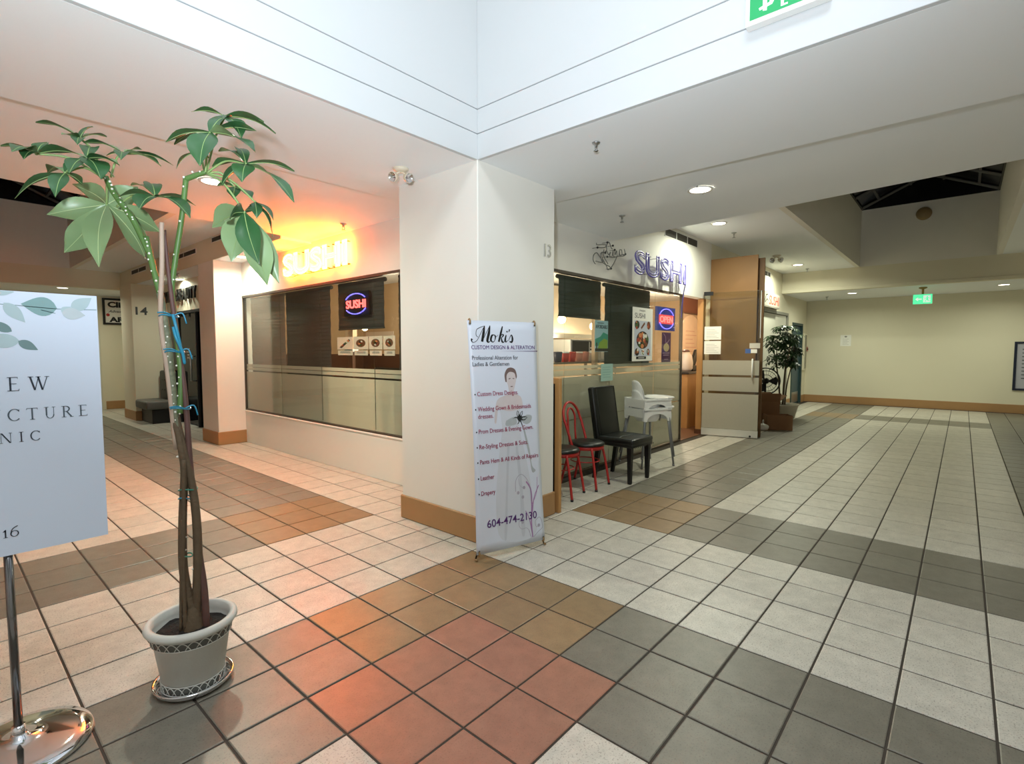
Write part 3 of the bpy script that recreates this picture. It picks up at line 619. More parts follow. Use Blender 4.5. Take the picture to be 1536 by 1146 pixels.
spots([(-.379, .888, 1.93), (-.446, .965, 2.10)], 12, .010)
spots([(-.263, .741, .5), (-.290, .774, 1.17)], 8, .016)
m.build('white_spot', SPOT, tree, kind='stuff')
def tie(z, c, rx, material, tail=True):
    m = MB(); n = 20; m.tube([(c[0]+rx*math.cos(2*PI*i/n), c[1]+rx*.8*math.sin(2*PI*i/n), z+.004*math.sin(4*PI*i/n)) for i in range(n)], .0030, 6, closed=True)
    if tail:
        for s in (-1, 1):
            m.tube(smoothline([(c[0]+rx*.2, c[1]-rx*.8, z), (c[0]+rx*.2+s*.03, c[1]-rx*.8-.01, z+.012), (c[0]+s*.05, c[1]-rx*.8-.012, z-.01-.02*s)], 4), .0028, 5)
    m.build('plastic_tie', material, tree)
tie(1.545, (-.296, .786), .034, TIEB); tie(1.40, (-.284, .774), .034, TIEB); tie(1.169, (-.275, .762), .036, TIEB); tie(.835, (-.265, .742), .034, TIEG, False); tie(.80, (-.278, .742), .022, TIEB, False); tie(.557, (-.281, .742), .022, TIEG, False)
for z, dx in ((1.50, .0), (1.45, .01)):
    m = MB(); m.tube(smoothline([(-.292, .752, z+.05), (-.287, .742, z+.01), (-.276+dx, .744, z-.05), (-.268+dx, .748, z-.10)], 5), [.006]*15+[.004], 6); m.build('plastic_tie', TIEB, tree)
def leaflet(hub, tip, wdt, up, parent, pale=False):
    H, Tp = V(hub), V(tip); ax = Tp-H; Ln = ax.length; t = ax.normalized(); side = t.cross(up)
    side = side.normalized() if side.length > .05 else t.orthogonal().normalized(); nr = side.cross(t).normalized()
    if nr.z < 0 and abs(nr.z) > .3: nr = -nr; side = -side
    rows = []; n = 9; arch = Ln*.10; ph = random.uniform(0, 6); prof = [.10, .38, .66, .88, 1.0, 1.0, .88, .62, .30, .02]
    for i in range(n+1):
        u = i/n; c = H+ax*u+nr*arch*math.sin(PI*u); hw = wdt/2*prof[i]; wav = .05*wdt*math.sin(7*u+ph)
        rows.append([c-side*hw+nr*(hw*.22+wav), c-side*hw*.5+nr*hw*.10, c-nr*.0, c+side*hw*.5+nr*hw*.10, c+side*hw+nr*(hw*.22-wav)])
    # face the upper side along nr
    cn = (V(rows[5][4])-V(rows[5][0])).cross(V(rows[6][2])-V(rows[4][2]))     # side that faces the mall
    front = cn.dot(V((-.96, -1.65, 1.4))-V(rows[5][2])) < 0
    m = MB(); m.grid([r[::-1] for r in rows] if front != pale else rows)
    lf = m.build('leaflet', LEAFM, parent)
    return [r[2] for r in rows], nr
VP = cam.location
for k, (pet, hub, tips) in enumerate(LEAVES):
    m = MB(); H = V(hub); Pt = V(pet); mid = (H+Pt)/2+V((0, 0, .03))
    m.tube(smoothline([Pt, mid, H], 5), [.0042]*10+[.003], 6); m.sphere(H, .0055, 8)
    lf = m.build('leaf', VEIN, tree)
    up = V((0, 0, 1))
    if k == 0: up = V((.45, .75, .45)).normalized()       # the big leaf whose pale underside faces the mall
    if k == 10: up = V((.3, .7, .6)).normalized()
    ribs = MB()
    for tp in tips:
        line, nr = leaflet(hub, tp[:3], tp[3]*1.05, up, lf, k == 0 or (k == 10 and tips.index(tp) in (1, 2, 4, 5)))
        ribs.tube([p for p in line], [.0022-.0016*i/(len(line)-1) for i in range(len(line))], 5)
    ribs.build('vein', PVEIN if k == 0 else VEIN, lf)

# ------------------------------------------------------------------ clinic sign on its stand
SGN = mat('pale_blue_sign_board', (208, 220, 238), 0.4, var=.02, scale=2)
INK = mat('dark_blue_ink', (34, 44, 60), 0.6, var=.05); INKG = mat('slate_ink', (74, 88, 100), 0.6, var=.05)
sgn = thing('sign_stand', (-.80, .80, 0), 'white clinic sign with painted leaves on a chrome pole stand', 'sign')
m = MB(); m.lathe([(0, .0), (.200, .0), (.206, .008), (.200, .018), (.16, .030), (.08, .042), (.025, .05), (.022, .06), (0, .06)], 64); m.build('base', CHROME, sgn, world=False)
m = MB(); m.cyl((0, 0, .05), (0, 0, .80), .0125, 20); m.build('pole', mat('dark_chrome', (120, 120, 122), .15, 1.0), sgn, world=False)
m = MB(); m.cyl((0, 0, .05), (0, 0, .09), .019, 20); m.build('collar', CHROME, sgn, world=False)
F = Fr((-1.075, .782, 0), (1, 0, 0))
m = MB(); F.slab(m, 0, .705, .548, 1.607, -.022, 0); board = m.build('board', SGN, sgn)
serif_word((INK, board), F, 'NEW', .403, 1.268, .047, .0004, .0225); serif_word((INK, board), F, 'CLINIC', .373, 1.092, .034, .0004, .017)
serif_word((INKG, board), F, 'ACUPUNCTURE', .507, 1.166, .040, .0004, .0155); serif_word((INK, board), F, '16', .306, .768, .036, .0004, .002)
EU = [mat('painted_leaf_%s' % n, c, .6, var=.10, scale=14) for n, c in (('teal', (128, 164, 166)), ('pale', (172, 194, 200)), ('slate', (110, 138, 140)), ('grey', (186, 198, 204)))]
def pleaf(a, b, L, W, ang, k):
    m = MB(); ca, sa = math.cos(math.radians(ang)), math.sin(math.radians(ang)); pts = []
    for s in (1, -1):
        for i in range(11):
            t = i/10 if s == 1 else 1-i/10; w = W/2*math.sin(PI*t**.75)*s; x = L*t; pts.append((min(.547, max(.001, a+x*ca-w*sa)), min(1.606, b+x*sa+w*ca)))
    out = [p for i, p in enumerate(pts) if i == 0 or (abs(p[0]-pts[i-1][0])+abs(p[1]-pts[i-1][1])) > 1e-6]
    if abs(out[0][0]-out[-1][0])+abs(out[0][1]-out[-1][1]) < 1e-6: out.pop()
    F.poly(m, out, .0003+.0001*k, .0006+.0001*k); m.build('painted_leaf', EU[k], board)
pleaf(.435, 1.555, .094, .066, 174, 0); pleaf(.447, 1.541, .066, .042, -6, 3); pleaf(.447, 1.541, .034, .026, 40, 1); pleaf(.474, 1.553, .075, .042, 38, 1)
pleaf(.300, 1.566, .082, .038, -52, 1); pleaf(.28, 1.62, .05, .05, -20, 1); pleaf(.20, 1.585, .09, .05, 150, 0); pleaf(.16, 1.56, .08, .04, 205, 1)
pleaf(.330, 1.438, .058, .030, -32, 2); pleaf(.334, 1.438, .100, .048, 180, 1); pleaf(.316, 1.470, .07, .03, 150, 2); pleaf(.15, 1.50, .09, .045, 40, 0); pleaf(.09, 1.55, .08, .04, 120, 3)
m = MB(); F.ribbon(m, smoothline([(.02, 1.56), (.2, 1.562), (.31, 1.560), (.44, 1.553), (.546, 1.556)], 5), .0022, .0003, .0006); F.ribbon(m, smoothline([(.392, 1.547), (.43, 1.537)], 2), .002, .0003, .0006); m.build('painted_stem', EU[2], board)

# ------------------------------------------------------------------ tailor banner in front of the pillar
BAN = mat('banner_vinyl', (216, 222, 234), 0.38, var=.015, scale=3)
bd = V((.551, -.165, 0)).normalized(); bk = V((-bd.y, bd.x, 0)); bu = (bk*.125+V((0, 0, 1.6))).normalized()
B = Fr(V((1.398, .725, 0)), bd, bu)
ban = thing('banner_stand', (1.68, .66, 0), 'tall white tailoring banner with purple lettering leaning in front of the pillar', 'banner')
BW, BB, BT = .560, .045, 1.612
m = MB(); rows = []
for i in range(25):
    b = BB+(BT-BB)*i/24; pin = .012*math.sin(PI*(b-BB)/(BT-BB)); row = []
    for j in range(17):
        u = j/16; a = pin+(BW-2*pin)*u; edge = max(0, (abs(u-.5)-.44)/.06); row.append(B.p(a, b, -.004*edge**2))
    rows.append(row)
m.grid(rows); o = m.build('sheet', BAN, ban); md = o.modifiers.new('thickness', 'SOLIDIFY'); md.thickness = .0012; md.offset = -1
sheet = o
for a, b in ((.018, BB+.02), (BW-.018, BB+.02), (.018, BT-.02), (BW-.018, BT-.02)):
    m = MB(); m.tube([B.p(a+.008*math.cos(2*PI*i/14), b+.008*math.sin(2*PI*i/14), .0015) for i in range(14)], .0028, 6, closed=True); e = m.build('eyelet', STEEL, ban)
    m = MB(); s = 1 if b > 1 else -1; B.disc(m, a, b, .006, .006, .0, .0012, 12); m.build('eyelet_hole', DARK, ban)
    m = MB(); m.tube(smoothline([B.p(a, b, .004), B.p(a, b+s*.016, .008), B.p(a, b+s*.03, -.004), B.p(a, b+s*.016, -.016)], 4), .006, 8); m.build('corner_hook', mat('amber_hook', (150, 120, 80), .4), ban)
for a0, b0, a1, b1 in ((.0, .0, BW-.018, BT+.004), (BW, .0, .018, BT+.004)):
    m = MB(); m.cyl(B.p(a0, b0+.012, -.02), B.p(a1, b1, -.02), .006, 10); m.build('support_pole', BLACK, ban)
m = MB(); m.tube([B.p(.0, .012, -.02), B.p(.0, .012, .0)], .008, 8); m.tube([B.p(BW, .012, -.02), B.p(BW, .012, .0)], .008, 8); m.build('foot', mat('amber_hook', (150, 120, 80)), ban)
m = MB(); m.cyl(B.p(.28, .80, -.02), V((1.69, .80, .012)), .006, 8); m.build('rear_leg', BLACK, ban)
PUR = mat('purple_ink', (84, 40, 110), .6, var=.05); MAG = mat('crimson_ink', (150, 30, 76), .6, var=.05); GRY = mat('grey_ink', (72, 74, 82), .6, var=.05)
BLK = mat('black_ink', (12, 12, 14), .5, var=.05)
m = MB()
def stroke(pts, w, k=7):
    p = smoothline([q for q in pts], k); ws = []
    for i in range(len(p)):
        t = i/(len(p)-1)*(len(w)-1); j = min(int(t), len(w)-2); ws.append(w[j]+(w[j+1]-w[j])*(t-j))
    B.ribbon(m, p, ws, .0008, .0016)
def SK(pts, w, ox=.028, oy=BT-.147, s=.115): stroke([(ox+x*s, oy+y*s) for x, y in pts], [q*s for q in w])
# formal script: M o k i ' s
SK([(.02, .20), (-.02, .10), (.08, .0), (.35, .12), (.72, .72), (.90, .98)], [.14, .08, .03, .03, .03, .04])
SK([(.90, .98), (.55, .86), (.34, .72), (.30, .42), (.42, .30)], [.02, .04, .03, .03, .03])
SK([(.88, .96), (.80, .55), (.68, .04)], [.05, .17, .15]); SK([(.68, .04), (.98, .55), (1.25, 1.0)], [.02, .03, .03]); SK([(1.25, 1.0), (1.16, .55), (1.04, .10), (1.16, .02), (1.26, .14)], [.05, .17, .15, .05, .02])
SK([(1.50, .46), (1.36, .40), (1.28, .16), (1.40, .02), (1.54, .12), (1.60, .36), (1.50, .46)], [.03, .12, .13, .05, .03, .10, .03]); SK([(1.26, .14), (1.32, .22)], [.02, .02]); SK([(1.56, .38), (1.68, .36), (1.80, .46)], [.02, .02, .02])
SK([(2.12, .98), (2.00, .60), (1.82, .04)], [.06, .13, .12]); SK([(1.86, .24), (2.06, .48), (2.16, .44), (2.02, .28)], [.02, .04, .10, .03]); SK([(2.00, .30), (2.06, .06), (2.16, .02), (2.26, .16)], [.05, .12, .05, .02])
SK([(2.36, .46), (2.28, .18), (2.32, .03), (2.46, .14)], [.06, .13, .06, .02]); SK([(2.42, .62), (2.44, .70)], [.09, .09]); SK([(2.62, .80), (2.56, .64)], [.10, .03])
SK([(2.50, .10), (2.72, .46), (2.80, .24), (2.74, .04), (2.58, .06)], [.02, .05, .13, .11, .06])
lt = m.build('lettering', BLK, sheet)
m = MB(); text(m, B, 'CUSTOM DESIGN & ALTERATION', .022, BT-.193, .512, .026)
m.build('lettering', PUR, sheet)
m = MB(); text(m, B, '604-474-2130', .088, BT-1.40, .405, .052, bold=.006); m.build('lettering', PUR, sheet)
m = MB(); B.poly(m, [(.25, BT-.2075), (BW-.004, BT-.205), (BW-.004, BT-.210)], .0006, .0014); B.disc(m, BW-.008, BT-.2075, .006, .004, .0006, .0014, 10); m.build('ruled_line', PUR, sheet)
m = MB(); text(m, B, 'Professional Alteration for', .024, BT-.265, .365, .028); m.build('lettering', GRY, sheet)
m = MB(); text(m, B, 'Ladies & Gentlemen', .026, BT-.308, .288, .028); m.build('lettering', GRY, sheet)
LN = [('Custom Dress Designs.', .51, .325), ('Wedding Gown & Bridesmaids', .612, .43), ('dresses.', .662, .118), ('Prom Dresses & Evening Gown.', .763, .44), ('Re-Styling Dresses & Suits.', .866, .39), ('Pants Hem & All Kinds of Repairs', .968, .475), ('Leather', 1.075, .105), ('Drapery', 1.178, .108)]
for s, dz, wd in LN:
    m = MB(); text(m, B, s, .052, BT-dz, wd, .030, c=.0016); m.build('lettering', MAG, sheet)
    if s != 'dresses.': m = MB(); B.disc(m, .036, BT-dz+.012, .0048, .0055, .0010, .0016, 10); m.build('bullet', BLK, sheet)
# printed bride: flat tinted shapes on the vinyl
SKIN = mat('print_skin', (208, 198, 198), .5, var=.05, scale=20); HAIR = mat('print_hair', (116, 96, 92), .5, var=.15, scale=60)
GOWN = mat('print_gown', (208, 212, 220), .5, var=.03, scale=14); VEIL = mat('print_grey_sheer', (176, 182, 184), .5, var=.08, scale=25); BOWM = mat('print_black_bow', (54, 58, 58), .5, var=.3, scale=40)
FOLD = mat('print_gown_fold', (196, 200, 208), .5, var=.03, scale=14)
def pm(name, material, polys, c=.0003):
    m = MB()
    for p in polys: B.poly(m, [(x, BT-y) for x, y in p], c, c+.0002)
    m.build(name, material, sheet)
def sm(pts): return [tuple(q) for q in smoothline(pts+[pts[0]], 4)[:-1]]
pm('printed_gown', GOWN, [sm([(.225, .60), (.30, .62), (.385, .60), (.375, .72), (.385, .80), (.43, 1.0), (.47, 1.30), (.47, 1.52), (.20, 1.50), (.165, 1.25), (.20, .95), (.235, .76), (.232, .68)])], .0002)
pm('printed_fold', FOLD, [sm([(.27, .86), (.29, .86), (.26, 1.2), (.24, 1.48), (.22, 1.48), (.245, 1.2)]), sm([(.34, .88), (.36, .9), (.385, 1.2), (.39, 1.48), (.36, 1.48), (.36, 1.2)])], .0004)
pm('printed_figure', SKIN, [sm([(.283, .40), (.285, .36), (.325, .335), (.366, .36), (.366, .41), (.352, .455), (.345, .50), (.40, .53), (.412, .60), (.385, .615), (.30, .625), (.225, .605), (.21, .60), (.20, .66), (.19, .70), (.178, .69), (.188, .60), (.215, .535), (.295, .505), (.30, .46)])], .0004)
pm('printed_hair', HAIR, [sm([(.278, .42), (.273, .37), (.295, .330), (.33, .322), (.362, .338), (.374, .38), (.366, .40), (.355, .362), (.315, .352), (.29, .375), (.288, .42)]), sm([(.305, .398), (.318, .394), (.320, .400), (.306, .403)]), sm([(.338, .395), (.352, .398), (.351, .402), (.339, .401)]), sm([(.318, .452), (.336, .451), (.334, .457), (.32, .457)])], .0006)
m = MB(); B.disc(m, .380, BT-.680, .017, .020, .0009, .0011, 12)
for pts, w in (([(.378, .68), (.362, .655), (.366, .628), (.376, .64), (.380, .675)], [.012, .005, .004, .005, .012]), ([(.382, .68), (.392, .645), (.408, .632), (.404, .655), (.386, .68)], [.012, .005, .004, .005, .012]), ([(.384, .68), (.42, .672), (.445, .678), (.42, .694), (.386, .686)], [.016, .009, .004, .008, .014]),
               ([(.376, .68), (.35, .672), (.325, .68)], [.014, .008, .002]), ([(.380, .69), (.372, .712), (.356, .722)], [.012, .007, .002]), ([(.384, .69), (.398, .72), (.405, .75)], [.012, .007, .003])):
    B.ribbon(m, smoothline([(x, BT-y) for x, y in pts], 4), [w[min(len(w)-1, round(k/(4*(len(pts)-1))*(len(w)-1)))] for k in range(4*(len(pts)-1)+1)], .0009, .0011)
m.build('printed_bow', BOWM, sheet)
pm('printed_sheer', VEIL, [sm([(.40, .69), (.44, .66), (.485, .67), (.475, .71), (.44, .725), (.405, .71)]), sm([(.27, .69), (.33, .668), (.355, .68), (.35, .72), (.27, .725)]), sm([(.40, .72), (.42, .76), (.455, .90), (.47, 1.02), (.50, 1.06), (.47, 1.07), (.455, .98), (.425, .84)])], .0006)
SW = mat('print_mauve', (168, 124, 172), .5, var=.06); SWG = mat('print_grey_scroll', (170, 166, 180), .5, var=.05)
m = MB()
def sw(pts, w, c=.0009): B.ribbon(m, smoothline([(x, BT-y) for x, y in pts], 6), w, c, c+.0003)
sw([(.452, 1.53), (.446, 1.42), (.455, 1.30), (.45, 1.19), (.415, 1.13)], .010); sw([(.452, 1.38), (.475, 1.26), (.52, 1.17)], .007); sw([(.448, 1.50), (.43, 1.40), (.40, 1.335)], .006); sw([(.456, 1.30), (.50, 1.22), (.51, 1.11)], .003); m.build('printed_scroll', SW, sheet)
m = MB()
sw([(.452, 1.28), (.44, 1.15), (.38, 1.075), (.33, 1.11), (.325, 1.19)], .004); sw([(.46, 1.53), (.50, 1.50), (.54, 1.47), (.52, 1.40), (.48, 1.42), (.485, 1.46), (.505, 1.46)], .0035); sw([(.44, 1.53), (.41, 1.46), (.36, 1.455), (.34, 1.42), (.36, 1.38), (.385, 1.40)], .003); sw([(.35, 1.10), (.36, 1.15), (.40, 1.18)], .002); sw([(.432, 1.52), (.425, 1.47)], .002)
for x, y in ((.345, 1.20), (.395, 1.17), (.382, 1.235), (.508, 1.455), (.372, 1.41)): B.disc(m, x, BT-y, .011, .012, .0008, .0012, 12)
m.build('printed_scroll', SWG, sheet)

# ------------------------------------------------------------------ seats along the right shop front
REDM = mat('red_painted_metal', (176, 40, 36), 0.35, var=.1, scale=12); VIN = mat('black_vinyl', (20, 24, 22), 0.32, var=.12, scale=10, bump=.08, bscale=80)
def make_red_chair(loc, rz, label):
    t = thing('cafe_chair', loc, label, 'chair', rz, 'red metal cafe chairs by the shop window')
    m = MB(); m.lathe([(0, .475), (.10, .476), (.165, .470), (.188, .455), (.190, .440), (.18, .432), (0, .430)], 32, sx=1.0, sy=.98); m.build('seat', VIN, t, world=False)
    m = MB(); m.lathe([(.150, .430), (.178, .430), (.180, .422), (.180, .400), (.174, .396), (.150, .396)], 32); m.build('seat_ring', REDM, t, world=False)
    for sx in (-1, 1):
        m = MB(); m.tube(smoothline([(sx*.135, -.115, .42), (sx*.15, -.15, .25), (sx*.168, -.185, .012)], 5), .0125, 10); lg = m.build('leg', REDM, t, world=False)
        m = MB(); m.cyl((sx*.168, -.185, .0), (sx*.168, -.185, .018), .0145, 10); m.build('leg_cap', BLACK, lg, world=False)
        m = MB(); m.tube(smoothline([(sx*.125, .125, .42), (sx*.15, .16, .25), (sx*.178, .215, .012)], 5), .0125, 10); lg = m.build('leg', REDM, t, world=False)
        m = MB(); m.cyl((sx*.178, .215, .0), (sx*.178, .215, .018), .0145, 10); m.build('leg_cap', BLACK, lg, world=False)
    arch = [(-.172, .07, .40), (-.182, .10, .50), (-.188, .15, .66)]+[(-.188*math.cos(PI*i/12), .165+.045*math.sin(PI*i/12), .69+.17*math.sin(PI*i/12)) for i in range(13)]+[(.188, .15, .66), (.182, .10, .50), (.172, .07, .40)]
    m = MB(); m.tube(smoothline(arch, 2), .0135, 10); m.build('back_hoop', REDM, t, world=False)
    arch = [(-.075, .155, .43), (-.082, .17, .58)]+[(-.085*math.cos(PI*i/10), .175+.02*math.sin(PI*i/10), .70+.10*math.sin(PI*i/10)) for i in range(11)]+[(.082, .17, .58), (.075, .155, .43)]
    m = MB(); m.tube(smoothline(arch, 2), .0105, 10); m.build('inner_hoop', REDM, t, world=False)
    m = MB(); m.tube([(.140*math.cos(2*PI*i/28), .015+.150*math.sin(2*PI*i/28), .27) for i in range(28)], .006, 8, closed=True); m.build('stretcher', REDM, t, world=False)
    return t
make_red_chair((3.07, 1.255, 0), math.radians(14), 'red hoop-backed metal chair half behind the wooden board, nearer the pillar')
make_red_chair((3.53, 1.255, 0), math.radians(9), 'red hoop-backed metal chair beside the black padded chair')
t = thing('dining_chair', (4.06, 1.12, 0), 'black padded dining chair with a worn torn seat', 'chair', math.radians(-1))
m = MB(); m.bbox((-.225, -.235, .385), (.225, .225, .43), .012, seg=2); m.build('seat_frame', VIN, t, world=False)
m = MB(); m.bbox((-.228, -.24, .415), (.228, .20, .475), .022, seg=3); st = m.build('seat', VIN, t, world=False)
m = MB()
for a, b in (((-.205, -.215), (.205, -.218)), ((.205, -.218), (.208, .17)), ((-.205, -.215), (-.205, .17)), ((-.18, -.05), (.02, -.02)), ((.02, -.02), (.18, -.06))):
    m.tube(smoothline([(a[0], a[1], .474), ((a[0]+b[0])/2, (a[1]+b[1])/2+.008, .4765), (b[0], b[1], .474)], 4), .005, 6)
m.build('worn_seam', mat('worn_vinyl', (74, 78, 78), .5, var=.3, scale=60), st, world=False)
m = MB()
for k in range(12): 
    x = -.2+.4*k/11; m.add([(x, -.243, .40), (x+.035, -.243, .40), (x+.018, -.244, .40-random.uniform(.01, .03))], [(0, 2, 1)]); m.add([(x, -.2425, .40), (x+.035, -.2425, .40), (x+.018, -.2435, .40-.02)], [(0, 1, 2)])
m.build('torn_edge', VIN, st, world=False)
M = Matrix.Translation((0, .20, .40)) @ Matrix.Rotation(math.radians(-9), 4, 'X')
m = MB(); m.bbox((-.225, -.035, .03), (.225, .04, .61), .022, M, 3); bk_ = m.build('backrest', VIN, t, world=False)
m = MB(); m.tube([M @ V(p) for p in ((-.16, -.036, .05), (-.16, -.037, .59))], .003, 6); m.tube([M @ V(p) for p in ((-.215, -.034, .03), (-.215, -.034, .60), (.215, -.034, .60), (.215, -.034, .03))], .004, 6); m.build('piping', DARK, bk_, world=False)
for sx, sy, tx, ty in ((-1, -1, 0, 0), (1, -1, 0, 0), (-1, 1, 0, .06), (1, 1, 0, .06)):
    m = MB(); x, y = sx*.19, sy*.19; w0, w1 = .026, .017
    m.add([(x-w1, y-w1+ty, 0), (x+w1, y-w1+ty, 0), (x+w1, y+w1+ty, 0), (x-w1, y+w1+ty, 0), (x-w0, y-w0, .395), (x+w0, y-w0, .395), (x+w0, y+w0, .395), (x-w0, y+w0, .395)], [(0, 3, 2, 1), (4, 5, 6, 7), (0, 1, 5, 4), (1, 2, 6, 5), (2, 3, 7, 6), (3, 0, 4, 7)]); m.build('leg', BLACK, t, world=False)
# two stacked white high chairs facing +x (local -y is the front)
HCW = mat('white_high_chair_plastic', (248, 248, 246), .35, var=.015)
def make_high_chair(loc, rz, label):
    t = thing('high_chair', loc, label, 'high chair', rz, 'stacked white high chairs')
    m = MB(); rows = []; n = 28       # bowl of the seat
    for f, z in [(.45, .535), (.80, .545), (.94, .58), (1.0, .64), (1.03, .69)]: rows.append([(.158*f*math.cos(2*PI*k/n), .152*f*math.sin(2*PI*k/n), z) for k in range(n+1)])
    m.grid(rows); m.add(rows[0][:-1], [list(range(n))]); o = m.build('seat_shell', HCW, t, world=False); md = o.modifiers.new('thickness', 'SOLIDIFY'); md.thickness = .008; md.offset = 0
    m = MB(); rows = []       # tall rounded back
    for i in range(11):
        v = i/10; row = []
        for k in range(15):
            u = k/14*2-1; a = PI/2-u*.95; top = .665+.262*max(0, 1-abs(u)**2.6)**.5; row.append((.165*math.cos(a)*(1-.10*v), .155*math.sin(a)+.035*v, .655+(top-.655)*v))
        rows.append(row)
    m.grid(rows); o = m.build('backrest', HCW, t, world=False); md = o.modifiers.new('thickness', 'SOLIDIFY'); md.thickness = .012; md.offset = 0
    for sx in (-1, 1):      # arm rests and side skirts with arched cut-outs
        pts = [(-.205, .70), (-.215, .60), (-.205, .55), (-.17, .55)]+[(-.01-.15*math.cos(PI*i/10), .555+.09*math.sin(PI*i/10)) for i in range(11)]+[(.165, .55), (.19, .56), (.195, .66), (.185, .70)]
        m = MB(); m.prism([(sx*.200, y, z) for y, z in pts][::sx], (sx*-.012, 0, 0)); m.box((sx*.165, -.21, .692), (sx*.215, .185, .706)); m.build('arm', HCW, t, world=False)
    m = MB(); m.box((-.20, .180, .60), (.20, .192, .70)); m.build('back_skirt', HCW, t, world=False)
    m = MB(); pts = [(.21*math.cos(a), -.15-.17*abs(math.sin(a))**.7, 0) for a in [PI+PI*i/16 for i in range(17)]]; pts = [(-.215, .0, 0)]+pts+[(.215, .0, 0)]
    m.prism([(x, y, .706) for x, y, z in pts], (0, 0, .012)); m.tube([(x, y, .716) for x, y, z in pts[1:-1]], .010, 8); m.build('tray', HCW, t, world=False)
    m = MB(); m.bbox((-.19, -.215, .56), (.19, -.200, .70), .004); m.build('front_skirt', HCW, t, world=False)
    for sx in (-1, 1):
        for sy in (-1, 1):
            m = MB(); m.cyl((sx*.17, sy*.17+(.0 if sy < 0 else -.03), .67 if sy < 0 else .62), (sx*.232, sy*.232, .012), .0125, 12); lg = m.build('leg', mat('grey_tube', (138, 140, 144), .35, .6), t, world=False)
            m = MB(); m.cyl((sx*.232, sy*.232, .0), (sx*.230, sy*.230, .02), .0145, 12); m.build('leg_cap', mat('grey_rubber', (120, 120, 122), .6), lg, world=False)
            m = MB(); m.cyl((sx*.17, sy*.17+(.0 if sy < 0 else -.03), .69 if sy < 0 else .64), (sx*.182, sy*.182, .61 if sy < 0 else .56), .020, 12); m.build('leg_socket', HCW, t, world=False)
    m = MB(); m.box((-.012, -.20, .53), (.012, -.19, .60)); m.build('crotch_strap', mat('grey_strap', (150, 150, 150), .7), t, world=False)
    return t
HR = math.radians(63)
make_high_chair((4.90, 1.265, .0), HR, 'white plastic high chair with grey tube legs, lower one of the stack by the window')
make_high_chair((4.90, 1.265, .115), HR, 'white plastic high chair with rounded back, upper one of the stack by the window')
# framed board standing edge-on beside the pillar
t = thing('chalkboard', (2.62, 1.2, 0), 'wood-framed black board standing edge-on beside the pillar', 'board')
for y0, y1, z0, z1 in ((.925, .975, 0, 1.17), (1.50, 1.55, 0, 1.17), (.975, 1.50, 1.12, 1.17), (.975, 1.50, .12, .17)):
    m = MB(); m.bbox((2.592, y0, z0), (2.630, y1, z1), .003); m.build('frame_rail', WOOD, t)
m = MB(); m.box((2.604, .97, .16), (2.618, 1.505, 1.13)); m.build('board_panel', BLACK, t)

# ------------------------------------------------------------------ neon and lettered signs
def neon(name, fr, s, a, b, wd, ht, r, m_, lab, cat, off, glow=None):
    t = thing(name, fr.p(a, b), lab, cat)
    m = MB(); text(m, fr, s, a, b, wd, ht, c=off, outline=r); m.build('neon_tube', m_, t)
    return t
NEON = mat('lit_yellow_neon', (255, 240, 140), .3, emit=(1.0, .105, .0095), es=80)
NEOI = mat('lit_inner_neon', (255, 250, 190), .3, emit=(1.0, .75, .045), es=12)
t = neon('neon_sign', FL, 'SUSHI', 1.49, 2.375, 1.55, .265, .010, NEON, 'glowing yellow neon SUSHI sign over the left shop window', 'neon sign', .055)
m = MB(); text(m, FL, 'SUSHI', 1.535, 2.405, 1.46, .20, c=.060, outline=.006); m.build('inner_tube', NEOI, t)
for k in range(11):
    a = 1.55+1.46*k/10
    for b in (2.38, 2.63): m = MB(); m.cyl(FL.p(a, b, 0), FL.p(a, b, .05), .006, 6); m.build('standoff', DARK, t)
m = MB(); m.tube(smoothline([FL.p(1.52, 2.37, .04), FL.p(1.7, 2.355, .03), FL.p(1.9, 2.37, .03), FL.p(2.2, 2.36, .03), FL.p(2.6, 2.365, .03), FL.p(3.05, 2.37, .03)], 5), .005, 6); m.build('cable', DARK, t)
UNL = mat('unlit_violet_tube', (116, 108, 188), .25, var=.15, scale=20); UNI = mat('unlit_lilac_tube', (176, 174, 216), .25, var=.1)
t = neon('neon_sign', FRT, 'SUSHI', 2.42, 2.385, 1.60, .285, .009, UNL, 'unlit violet outlined neon SUSHI sign over the right shop window', 'neon sign', .11)
m = MB(); text(m, FRT, 'SUSHI', 2.46, 2.42, 1.51, .22, c=.115, outline=.005); m.build('inner_tube', UNI, t)
for k in range(8):
    for b in (2.42, 2.64): m = MB(); m.cyl(FRT.p(2.7+1.26*k/7, b, 0), FRT.p(2.7+1.26*k/7, b, .108), .003, 6); m.build('standoff', DARK, t)
m = MB(); m.tube(smoothline([FRT.p(4.02, 2.5, .10), FRT.p(4.07, 2.4, .08), FRT.p(4.09, 2.28, .05), FRT.p(4.10, 2.05, .02), FRT.p(4.12, 1.9, .01)], 5), .008, 6); m.build('cable', mat('violet_cable', (70, 62, 140), .4), t)
t = thing('neon_sign', FRT.p(2.0, 2.5, .06), 'unlit clear script neon sign left of the violet sign', 'neon sign')
SCR = mat('unlit_clear_tube', (120, 120, 116), .2, var=.3, scale=30)
def cr(pts): return [FRT.p(1.40+x*.74/1000, 2.345+(1080-y)*.36/1000, .07) for x, y in pts]
m = MB()
